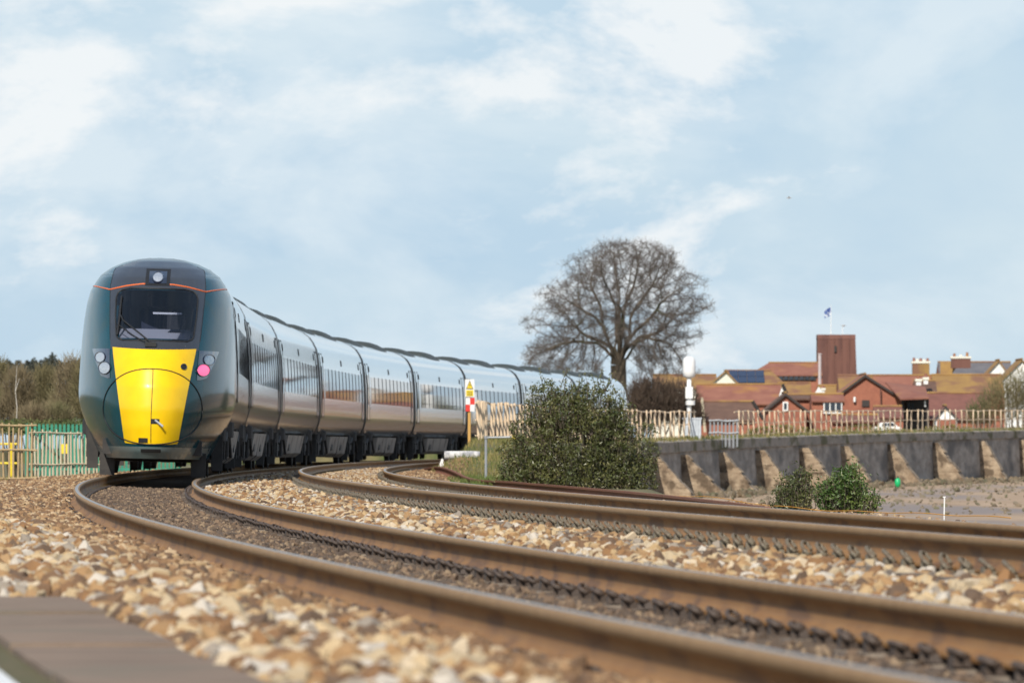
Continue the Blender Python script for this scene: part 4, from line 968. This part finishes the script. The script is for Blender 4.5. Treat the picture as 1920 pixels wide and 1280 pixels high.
# far wood on the skyline
def leaf_cloud(pc, n, size, r_, sq=(1,1,1), flat=.5):
    c = pc; a = r_.normal(0,1,(n,3)); a /= np.linalg.norm(a,axis=1)[:,None]; b = np.cross(a, r_.normal(0,1,(n,3))); b /= np.linalg.norm(b,axis=1)[:,None]
    s = size*(.6+.8*r_.random(n))[:,None]; q = np.cross(a, b)
    V = np.stack([c-a*s, c+b*s*flat+q*s*.12, c+a*s, c-b*s*flat+q*s*.12], 1).reshape(-1,3); base = np.arange(n)[:,None]*4
    return V, (base+np.array([[0,1,2,3]]))
M_fir = mat('far_wood_leaves', (.045,.055,.045), (.07,.07,.055), .3, .9)
r_ = np.random.default_rng(31); PC = []
for k in range(46):
    px = -30+k*5.4+r_.normal(0,2); h = r_.uniform(11,22)+(4 if 50 < px < 120 else 0); d = 900+r_.normal(0,14); n = 260
    v = r_.normal(0,1,(n,3)); v /= np.linalg.norm(v,axis=1)[:,None]; v *= (r_.random(n)**.4)[:,None]; c = at(px, 704-h*.5, d)
    PC.append(np.array(c)+v*np.array([8*d/F_PX, 6*d/F_PX, h*d/F_PX]))
V, Fq = leaf_cloud(np.concatenate(PC), 46*260, .20, r_); tag(np_mesh('distant_wood', V, Fq, M_fir), 'dark far wood on the skyline left of the train', kind='stuff')
fir = empty('fir_tree', at(98, 712, 860)); tag(fir, 'single pointed dark fir rising above the far wood', 'tree')
n = 900; z = r_.random(n)**.8; a_ = r_.random(n)*6.28; rr_ = (1-z)*.62*(.3+.7*r_.random(n)); 
V, Fq = leaf_cloud(np.stack([rr_*np.cos(a_), rr_*np.sin(a_), .2+z*2.7], -1), n, .13, r_); np_mesh('crown', V, Fq, M_fir, fir)
MB().tube([(0,0,-2.5),(0,0,2.7)], [.12,.02], 6).build('trunk', M_bark, fir)
hp = np.stack([(np.array([(-20+185*q) for q in r_.random(5000)])-960)*245/F_PX, 245+r_.normal(0,.6,5000), CAM_H-((797-16*r_.random(5000)**1.5*(.4+.6*np.abs(np.sin(np.arange(5000)*.01))))-HOR)*245/F_PX-.3*r_.random(5000)], -1)
V, Fq = leaf_cloud(hp, 5000, .045, r_); tag(np_mesh('bramble_cover', V, Fq, mat('bramble_leaves', (.05,.085,.02), (.12,.12,.04), .9, .8)), 'low green brambles under the bare scrub', kind='stuff')

# ------------------------------------------------------------------ evergreen bushes beside the line
M_leaf = mat('evergreen_leaves', (.045,.060,.016), (.10,.105,.032), 2.5, .4, c3=(.19,.17,.065), scale3=3.5, lo3=.52, hi3=.72, spec=.5)
M_leafb = mat('bright_leaves', (.04,.085,.014), (.09,.13,.028), 3, .45, c3=(.15,.16,.05), scale3=5, lo3=.55, hi3=.75)
def evergreen(name, label, d, blobs, nclump, per, size, m, seed, shoots=0, base_y=930):
    r_ = np.random.default_rng(seed); u = d/F_PX; c0 = at(blobs[0][0], base_y, d); root = empty(name, c0); tag(root, label, 'bush')
    wts = np.array([b[2]*b[3] for b in blobs], float); wts /= wts.sum(); B = np.array(blobs, float)[r_.choice(len(blobs), nclump, p=wts)]
    v = r_.normal(0,1,(nclump,3)); v /= np.linalg.norm(v,axis=1)[:,None]; v *= (.35+.65*r_.random(nclump)**.45)[:,None]; v *= (1+.17*np.sin(4.3*v[:,0]/(.3+np.abs(v[:,2]))+B[:,0]*.13)*np.cos(5.1*v[:,2]+B[:,1]*.2))[:,None]
    C = np.stack([(B[:,0]-blobs[0][0])*u+v[:,0]*B[:,2]*u, v[:,1]*B[:,2]*u*.8, (base_y-B[:,1])*u+v[:,2]*B[:,3]*u], -1); C = C[C[:,2] > -.02]
    pts = np.repeat(C, per, 0)+r_.normal(0, .045, (len(C)*per,3))
    P0 = [C-np.array([0,0,.12])-C*.06]; P1 = [C]; R0 = [np.full(len(C), .006)]; R1 = [np.full(len(C), .003)]
    for k in range(shoots):
        b = blobs[r_.integers(len(blobs))]; x = (b[0]-blobs[0][0]+r_.uniform(-.85,.85)*b[2]); xn = (x+blobs[0][0]-b[0])/b[2]
        zt = (base_y-b[1])*u+math.sqrt(max(1-xn*xn,0))*b[3]*u*.9; yb = r_.normal(0,.3)*b[2]*u
        p0 = np.array([x*u, yb, zt-.1]); p1 = p0+np.array([r_.normal(0,.09), r_.normal(0,.06), r_.uniform(.2,.42)])
        tt = np.linspace(.1,1,16)[:,None]; pts = np.concatenate([pts, p0+(p1-p0)*tt+r_.normal(0,.022,(16,3))]); P0.append(p0[None]); P1.append(p1[None]); R0.append(np.array([.006])); R1.append(np.array([.003]))
    n = len(pts); V, Fq = leaf_cloud(pts, n, size, r_, flat=.42); np_mesh('foliage', V, Fq, m, root)
    k = 14; a_ = r_.random(k)*6.28; e = C[r_.integers(0,len(C),k)]; P0.append(np.stack([np.cos(a_)*.08, np.sin(a_)*.08, np.full(k,-.25)],-1)); P1.append(e); R0.append(np.full(k,.022)); R1.append(np.full(k,.008))
    V, Fq = sticks(np.concatenate(P0), np.concatenate(P1), np.concatenate(R0), np.concatenate(R1), 4); np_mesh('stem', V, Fq, M_bark, root)
    return root
evergreen('evergreen_bush', 'big dense dark evergreen bush in front of the far carriages', 150, [(1085,830,100,92),(1010,850,72,75),(1165,850,66,78),(1045,770,62,58),(1120,775,62,58),(985,885,52,42),(1190,890,45,42),(1085,890,130,40)], 2100, 14, .031, M_leaf, 41, 90, 928)
evergreen('evergreen_bush', 'small dark round bush by the end of the rusty spare rail', 92, [(1490,925,38,34),(1478,940,30,22),(1500,905,22,26)], 230, 12, .019, M_leaf, 42, 0, 958)
evergreen('evergreen_bush', 'small bright green bush right of the dark round one', 93, [(1580,918,44,36),(1605,940,45,20),(1560,930,36,28),(1598,895,26,22)], 330, 14, .022, M_leafb, 43, 0, 956)

# ------------------------------------------------------------------ village
M_tile = mat('red_tiles', (.22,.085,.060), (.28,.12,.08), .9, .85, c3=(.36,.18,.045), scale3=.35, lo3=.55, hi3=.75)
M_tiled = mat('dark_red_tiles', (.155,.066,.052), (.20,.085,.065), 1.2, .85)
M_tileb = mat('brown_tiles', (.11,.062,.045), (.15,.085,.06), 1.2, .85)
M_lich = mat('lichen_tiles', (.25,.145,.055), (.31,.185,.06), .8, .9, c3=(.20,.10,.06), scale3=.5, lo3=.48, hi3=.62)
M_slate = mat('slate', (.12,.115,.125), (.17,.16,.165), 1, .6)
M_brick = mat('brick', (.34,.13,.08), (.28,.105,.066), 2.5, .9, c3=(.25,.09,.06), scale3=.8)
M_brickd = mat('tower_brick', (.135,.060,.046), (.17,.078,.060), .5, .9, c3=(.105,.048,.040), scale3=.9, stretch=(1,1,.15))
M_render = mat('cream_render', (.74,.71,.62), (.66,.63,.54), 1.5, .85)
M_wren = mat('white_render', (.80,.80,.78), (.72,.72,.70), 1.5, .85)
M_trim = mat('dark_trim', (.035,.028,.026), None, rough=.7)
M_pane = mat('window_pane', (.03,.035,.045), None, rough=.06, spec=.7)
M_solar = mat('solar_glass', (.012,.022,.055), (.018,.03,.07), 2, .12, coat=.7)
GZ = .1
def kid(o, root): o.parent = root; o.matrix_parent_inverse = Matrix.Translation(-root.location); return o
def poly_prism(name, pts, vec, m, root): return kid(MB().prism([Vector(p) for p in pts], Vector((0,0,0)), Vector(vec)).build(name, m), root)
def slab(name, a, b, c, d_, th, m, root):
    """roof slab from four corners, thickened downward"""
    n = (b-a).cross(d_-a).normalized(); n = n if n.z > 0 else -n
    o = kid(MB().prism([a, b, c, d_], Vector((0,0,0)), -n*th).build(name, m), root); return o
def house_gable(label, d, xl, xr, yel, yer, xa, ya, run, wm, rm, barge=True, name='house', over=.25):
    """gable end faces the viewer, ridge runs away from us"""
    L, Rr, A = at(xl, yel, d), at(xr, yer, d), at(xa, ya, d); bk = Vector((0, run, 0))
    root = empty(name, ((L.x+Rr.x)/2, d, GZ)); tag(root, label, 'house')
    poly_prism('wall', [(L.x,d,GZ-.3),(Rr.x,d,GZ-.3),(Rr.x,d,Rr.z),(A.x,d,A.z-.02),(L.x,d,L.z)], bk, wm, root)
    up = Vector((0,0,.12)); f = Vector((0,-over,0))
    for E_, s in ((L,-1),(Rr,1)):
        e = E_+(E_-A).normalized()*.25
        slab('roof', A+up+f, e+up+f, e+up+bk, A+up+bk, .10, rm, root)
        if barge: poly_prism('barge_board', [A+up*.7+f*1.15, e+up*.7+f*1.15, e-up*.9+f*1.15, A-up*.9+f*1.15], (0,.05,0), M_trim, root)
    kid(MB().tube([A+up*1.25+f, A+up*1.25+bk], .10, 6).build('ridge_tiles', M_lich), root)
    return root
def house_ridge(label, d, xl, xr, yr, ye, run, wm, rm, hl=0, hr=0, name='house', ridge=None, barge=False):
    """ridge runs across the view; the front slope faces us. hl, hr: hip length in px"""
    dr_ = d+run*.5; el, er = at(xl, ye, d), at(xr, ye, d); rl_, rr_ = at(xl+hl, yr, dr_), at(xr-hr, yr, dr_)
    if hl == 0: rl_.x = el.x
    if hr == 0: rr_.x = er.x
    root = empty(name, ((el.x+er.x)/2, d, GZ)); tag(root, label, 'house')
    i = .25
    kid(MB().box(el.x+i*(hl > 0), er.x-i*(hr > 0), d+.3, d+run-.3, GZ-.3, el.z-.08).build('wall', wm), root)
    bl_, br_ = Vector((el.x, d+run, el.z)), Vector((er.x, d+run, er.z))
    slab('roof', el, er, rr_, rl_, .12, rm, root); slab('roof', br_, bl_, rl_, rr_, .12, rm, root)
    for e0, e1, rg, h in ((el, bl_, rl_, hl), (er, br_, rr_, hr)):
        if h: kid(MB().prism([e0, e1, rg], Vector((0,0,-.01)), Vector((0,0,-.12))).build('hip_roof', rm), root)
        else:
            sx = .02 if e0 is el else -.27
            poly_prism('gable_wall', [e0+Vector((sx,.3,-.1)), e1+Vector((sx,-.3,-.1)), rg+Vector((sx,0,-.14))], (.25,0,0), wm, root)
    kid(MB().tube([rl_+Vector((0,0,.03)), rr_+Vector((0,0,.03))], .11, 6).build('ridge_tiles', ridge or M_lich), root)
    return root
def rect(name, root, d, x0, x1, y0, y1, m, th=.06):
    a, b = at(x0, y1, d), at(x1, y0, d); return kid(MB().box(a.x, b.x, d-th, d, a.z, b.z).build(name, m), root)
def window(root, d, x0, x1, y0, y1, frame=M_wren, bars=1):
    w = rect('window', root, d, x0, x1, y0, y1, frame, .08); fx = min(2.2, (x1-x0)*.22); fy = min(2.6, (y1-y0)*.16); wdt = (x1-x0-fx*(bars+1))/bars
    for k in range(bars):
        p = rect('pane', root, d-.082, x0+fx+k*(wdt+fx), x0+fx+k*(wdt+fx)+wdt, y0+fy, y1-fy, M_pane, .02)
        p.parent = w; p.matrix_parent_inverse = Matrix.Identity(4)
    return w
def chimney(label, d, x0, x1, y0, ybase, pots, name='chimney_stack', depth=1.0, m=None, root=None):
    a, b = at(x0, ybase, d), at(x1, y0, d); top = root is None
    if top: root = empty(name, ((a.x+b.x)/2, d, a.z)); tag(root, label, 'chimney')
    kid(MB().box(a.x, b.x, d, d+depth, a.z, b.z-.2).build('stack', m or M_lich), root); kid(MB().box(a.x-.08, b.x+.08, d-.08, d+depth+.08, b.z-.2, b.z).build('cap', M_render), root)
    w = (b.x-a.x)/len(pots)
    for k, h in enumerate(pots): kid(MB().lathe([(.13,0),(.15,.05),(.11,h*.8),(.14,h*.85),(.13,h)], (a.x+w*(k+.5), d+depth/2, b.z), 8).build('chimney_pot', M_render if k%2 else M_tile), root)
    return root
# church with its tower
d = 900.0
h = house_ridge('long hipped red church hall roof left of the brick tower', 860, 1405, 1542, 680, 703, 9, M_brick, M_tile, hl=36, name='church_hall')
rect('window_band', h, 860.25, 1458, 1530, 704, 713, M_trim, .1)
for k in range(7): rect('window', h, 860.1, 1461+k*9.8, 1467+k*9.8, 705, 712, M_pane, .05)
tw = empty('church_tower', at(1571, 835, d)); tw.location.z = GZ; tag(tw, 'square tapering dark red brick church tower above the rooftops', 'tower')
a, b = at(1533, 836, d), at(1611, 836, d); t0 = at(1531.5, 627, d); t1 = at(1605, 625, d); wd = (b.x-a.x)
def frus(x0,x1,xt0,xt1,y0,y1,z0,z1,name,m): 
    q = (y1-y0)*.03
    return kid(MB().add([(x0,y0,z0),(x1,y0,z0),(x1,y1,z0),(x0,y1,z0),(xt0,y0+q,z1),(xt1,y0+q,z1),(xt1,y1-q,z1),(xt0,y1-q,z1)], [(0,3,2,1),(4,5,6,7),(0,1,5,4),(1,2,6,5),(2,3,7,6),(3,0,4,7)]).build(name, m), tw)
frus(a.x, b.x+.05, t0.x+.12, t1.x-.06, d, d+wd, GZ-.3, t0.z-.5, 'shaft', M_brickd)
frus(t0.x+.10, t1.x-.04, t0.x+.10, t1.x-.04, d+.10, d+wd-.1, t0.z-.5, t0.z, 'parapet', M_brickd)
for px in (1549, 1563, 1577, 1591): kid(MB().box(at(px,0,d).x-.09, at(px,0,d).x+.09, d+.02, d+.3, 4, t0.z-.6).build('pilaster', M_brickd), tw)
rect('belfry_slit', tw, d+.02, 1564.5, 1568.5, 648, 660, M_trim, .1)
fp = at(1558, 625, d+2)
fg = empty('flagpole', fp); tag(fg, 'thin flagpole with a small blue and white flag on the tower', 'flag')
MB().tube([(0,0,-.3),(0,0,54*d/F_PX)], [.05,.03], 6).build('pole', M_white, fg)
v = []; f = []
for i in range(7):
    for j in range(5): v.append((-i*.12, .12*math.sin(i*1.3), 2.0+j*.24-i*.05))
for i in range(6):
    for j in range(4): f.append((i*5+j, (i+1)*5+j, (i+1)*5+j+1, i*5+j+1))
MB().add(v, f).build('flag', mat('flag_blue', (.06,.11,.32), (.55,.6,.68), 1.6, .8, lo=.5, hi=.56), fg)
an = empty('antenna', at(1580, 626, d+2)); tag(an, 'small white aerial on top of the tower', 'aerial')
MB().tube([(0,0,-.2),(0,0,.9)], .04, 6).lathe([(.02,.86),(.26,.95),(.28,1.0),(.02,1.02)], (.1,0,0), 10).build('mast', M_white, an)
fl_ = empty('metal_flue', at(1537, 724, 840)); tag(fl_, 'tall pale metal flue in front of the tower', 'flue')
MB().tube([(0,0,-3),(0,0,60*840/F_PX)], .16, 8).lathe([(.18,59*840/F_PX),(.22,60*840/F_PX),(.2,61.5*840/F_PX)], (0,0,0), 8).build('pipe', mat('flue_metal', (.55,.46,.46), (.45,.4,.4), 3, .5), fl_)
# back row
h = house_gable('cream gabled house with a blue solar roof left of the church hall', 760, 1330, 1386, 723, 722, 1361, 697, 4, M_render, M_lich, barge=False)
h = house_ridge('house with an olive roof carrying dark blue solar panels', 764, 1362, 1472, 695, 719, 7, M_render, M_lich, hr=26)
e0, e1 = at(1366,719,764), at(1466,719,764); r0 = at(1366,695,767.5); 
for i in range(4):
    for j in range(2):
        z0 = e0.z+(r0.z-e0.z)*(j*.49+.02); z1 = e0.z+(r0.z-e0.z)*(j*.49+.48); y0 = 764+3.5*(j*.49+.02); y1 = 764+3.5*(j*.49+.48); x0 = e0.x+.15+i*.83+.42*(1-j)*0; x1 = x0+.80
        kid(MB().prism([Vector((x0,y0,z0+.05)),Vector((x1,y0,z0+.05)),Vector((x1,y1,z1+.05)),Vector((x0,y1,z1+.05))], Vector((0,0,0)), Vector((0,-.02,.04))).build('solar_panel', M_solar), h)
house_ridge('house with a lichened roof half hidden behind the oak branches', 770, 1225, 1345, 703, 727, 7, M_render, M_lich)
chimney('broad brick chimney stack with pots standing alone on the ridge line', 780, 1711, 1743, 677, 722, [.35,.25,.3,.2,.3])
h = house_ridge('tall slate roofed house with a wide chimney at the right', 790, 1762, 1900, 679, 706, 8, M_brick, M_slate, hl=0)
chimney('', 787, 1784, 1820, 668, 690, [.3,.2,.4], root=h, m=M_brickd)
kid(MB().prism([at(1763,679,789), at(1800,679,789), at(1785,702,788.5), at(1763,702,788.5)], Vector((0,0,.05)), Vector((0,.2,.05))).build('lichen_slope', M_lich), h)
house_gable('white gabled house left of the two at the right edge', 775, 1848, 1892, 704, 704, 1873, 677, 5, M_wren, M_lich, barge=False)
house_gable('larger white gabled house cut by the right edge', 700, 1880, 1952, 712, 712, 1916, 676, 8, M_wren, M_lich, barge=False)
# middle row
h = house_ridge('long red roof with ochre ridge left of the small brick gable', 660, 1308, 1467, 721, 757, 9, M_brick, M_tile)
poly_prism('gable_end', [at(1456,757,659.5), at(1478,757,659.5), at(1467,722,659.5)], (0,.3,0), M_wren, h)
kid(MB().tube([at(1467,720,659.3), at(1484,757,659.3)], .14, 5).build('barge_board', M_trim), h)
house_ridge('ochre roofed house behind the end of the long red roof', 690, 1460, 1523, 718, 748, 7, M_render, M_lich)
h = house_ridge('small ochre roof with a white gable in front of the tower', 680, 1535, 1580, 723, 744, 6, M_render, M_lich)
poly_prism('white_gable', [at(1525,742,676), at(1549,742,676), at(1535,725,676)], (0,.3,0), M_wren, h)
chimney('', 675, 1541, 1546, 727, 738, [.2], root=h, depth=.4, m=M_wren)
house_ridge('ochre roof left of the large brick gable house', 675, 1574, 1640, 704, 737, 8, M_brick, M_lich)
h = house_ridge('long low roof running right behind the brick gable', 672, 1640, 1770, 704, 745, 8, M_brick, M_tile)
house_ridge('large ochre lichened roof at the right of the village', 665, 1752, 1884, 703, 737, 9, M_brick, M_lich)
h = house_ridge('small brown roof with white chimney pots between two bigger roofs', 655, 1716, 1758, 714, 738, 6, M_brick, M_tileb)
chimney('', 654, 1718, 1727, 710, 722, [.25], root=h, depth=.5, m=M_wren); chimney('', 654.5, 1732, 1740, 707, 720, [.3], root=h, depth=.5, m=M_wren)
# front row
h = house_gable('large orange brick house with a wide dark edged gable', 610, 1577, 1692, 737, 748, 1622, 704, 9, M_brick, M_tile)
rect('window_opening', h, 609.95, 1616, 1630, 750, 762, M_trim); rect('vent_box', h, 609.9, 1600, 1604, 744, 753, M_wren, .2)
kid(MB().tube([at(1651,728,609.7), at(1652,800,609.7)], .05, 6).build('drain_pipe', M_brickd), h)
slab('porch_roof', at(1688,747,606), at(1741,745,606), at(1735,725,613), at(1660,716,613), .12, M_tile, h)
kid(MB().box(at(1690,0,609).x, at(1740,0,609).x, 611, 611.2, GZ, at(0,748,609).z).build('porch_back_wall', M_trim), h)
for px in (1692, 1739): kid(MB().box(at(px,0,607).x-.1, at(px,0,607).x+.1, 606.8, 607, GZ, at(0,746,607).z-.05).build('porch_post', M_trim), h)
window(h, 610.9, 1700, 1716, 753, 774, M_trim, 2); rect('lamp', h, 606.7, 1733, 1736, 751, 762, M_wren, .1)
house_ridge('low dark red roof in front of the porch', 590, 1640, 1694, 762, 782, 5, M_brick, M_tiled)
h = house_ridge('dark red roof right of the porch', 615, 1738, 1862, 737, 786, 9, M_brick, M_tiled)
h = house_gable('small white gable like a porch over the fence at the right', 575, 1755, 1794, 784, 784, 1773, 763, 3, M_wren, M_tiled, name='porch', over=.1)
rect('brick_base', h, 574.9, 1757, 1792, 786, 812, M_brick)
h = house_gable('small brick gable house with one white framed window', 600, 1436, 1512, 769, 769, 1473, 739, 7, M_brick, M_tileb)
window(h, 599.95, 1467.5, 1477.5, 753, 770)
h = house_ridge('flat topped brick link beside the small brick gable', 606, 1476, 1530, 740, 747, 5, M_brick, M_tileb)
h = house_ridge('brick bay with a white framed window and shallow red roof', 601, 1522, 1584, 739, 751, 5, M_brick, M_tile)
window(h, 601.2, 1544, 1579, 752, 775, M_wren, 3)
h = house_ridge('dark brown roofed house left of the small brick gable', 585, 1296, 1416, 753, 788, 8, M_brick, M_tileb)
kid(MB().tube([at(1411,752,584.6), at(1431,786,584.6)], .14, 5).build('barge_board', M_trim), h)
kid(MB().tube([at(1316,745,584), at(1322,810,584)], .10, 6).build('leaning_pole', M_palegrey), h)
house_ridge('low brick garage behind the fence in the middle of the village', 570, 1560, 1650, 778, 790, 4, M_brick, M_tiled)
# parked white car behind the fence
d = 560.0; c = at(1662, 812, d); vn = empty('parked_car', (c.x, d, c.z)); tag(vn, 'white parked car half hidden behind the wall fence', 'car')
u = d/F_PX
sec = [(-28,-2),(-28,8),(-25,11),(-17,13),(-11,20),(12,21),(20,13),(27,11),(28,6),(28,-2)]
MB().prism([Vector((x*u*1.0, -.8, z*u)) for x, z in sec], Vector((0,0,0)), Vector((0,1.6,0))).build('body', M_wren, vn)
for q in ([(-10,13.5),(-8,18.8),(0,19.2),(0,13.5)], [(1,13.5),(1,19.2),(11,19.4),(17,13.5)]): MB().prism([Vector((x*u,-.82,z*u)) for x, z in q], Vector((0,0,0)), Vector((0,.015,0))).build('side_window', M_pane, vn)
for x in (-17, 17): MB().lathe([(.1,-.1),(.3,-.08),(.3,.08),(.1,.1)], (x*u, -.72, 0), 16, 'y').build('wheel', M_black, vn)
n = 3500; hx = at(1400,0,552).x+rng.random(n)*(at(1930,0,552).x-at(1400,0,552).x); hz = CAM_H-(rng.uniform(800,826,n)-4*np.sin(hx*1.1)-HOR)*552/F_PX
V, Fq = leaf_cloud(np.stack([hx, 552+rng.normal(0,.5,n), hz], -1), n, .11, rng); tag(np_mesh('garden_hedge', V, Fq, mat('hedge_leaves', (.11,.13,.03), (.20,.15,.05), .7, .9)), 'low garden growth seen through the wall fence', kind='stuff')
# a gull far off
gb = at(1479, 371, 300); bd = empty('gull', gb); tag(bd, 'tiny gull flying in the sky right of the oak', 'bird')
M_gull = mat('gull_grey', (.30,.30,.32), (.45,.45,.46), 8, .8)
bd.scale = (.55,.55,.55)
MB().lathe([(.005,-.16),(.035,-.10),(.05,0),(.035,.1),(.01,.2)], (0,0,0), 8, 'x').build('body', M_gull, bd, True)
for s in (-1,1): MB().add([(-.03,0,.02),(.06,0,.02),(.03,s*.05-.1,.10),(-.02,s*.05-.1,.10),(.10,s*.2-.15,.06+.05*s)], [(0,1,2,3),(2,4,3)]).build('wing', M_gull, bd)
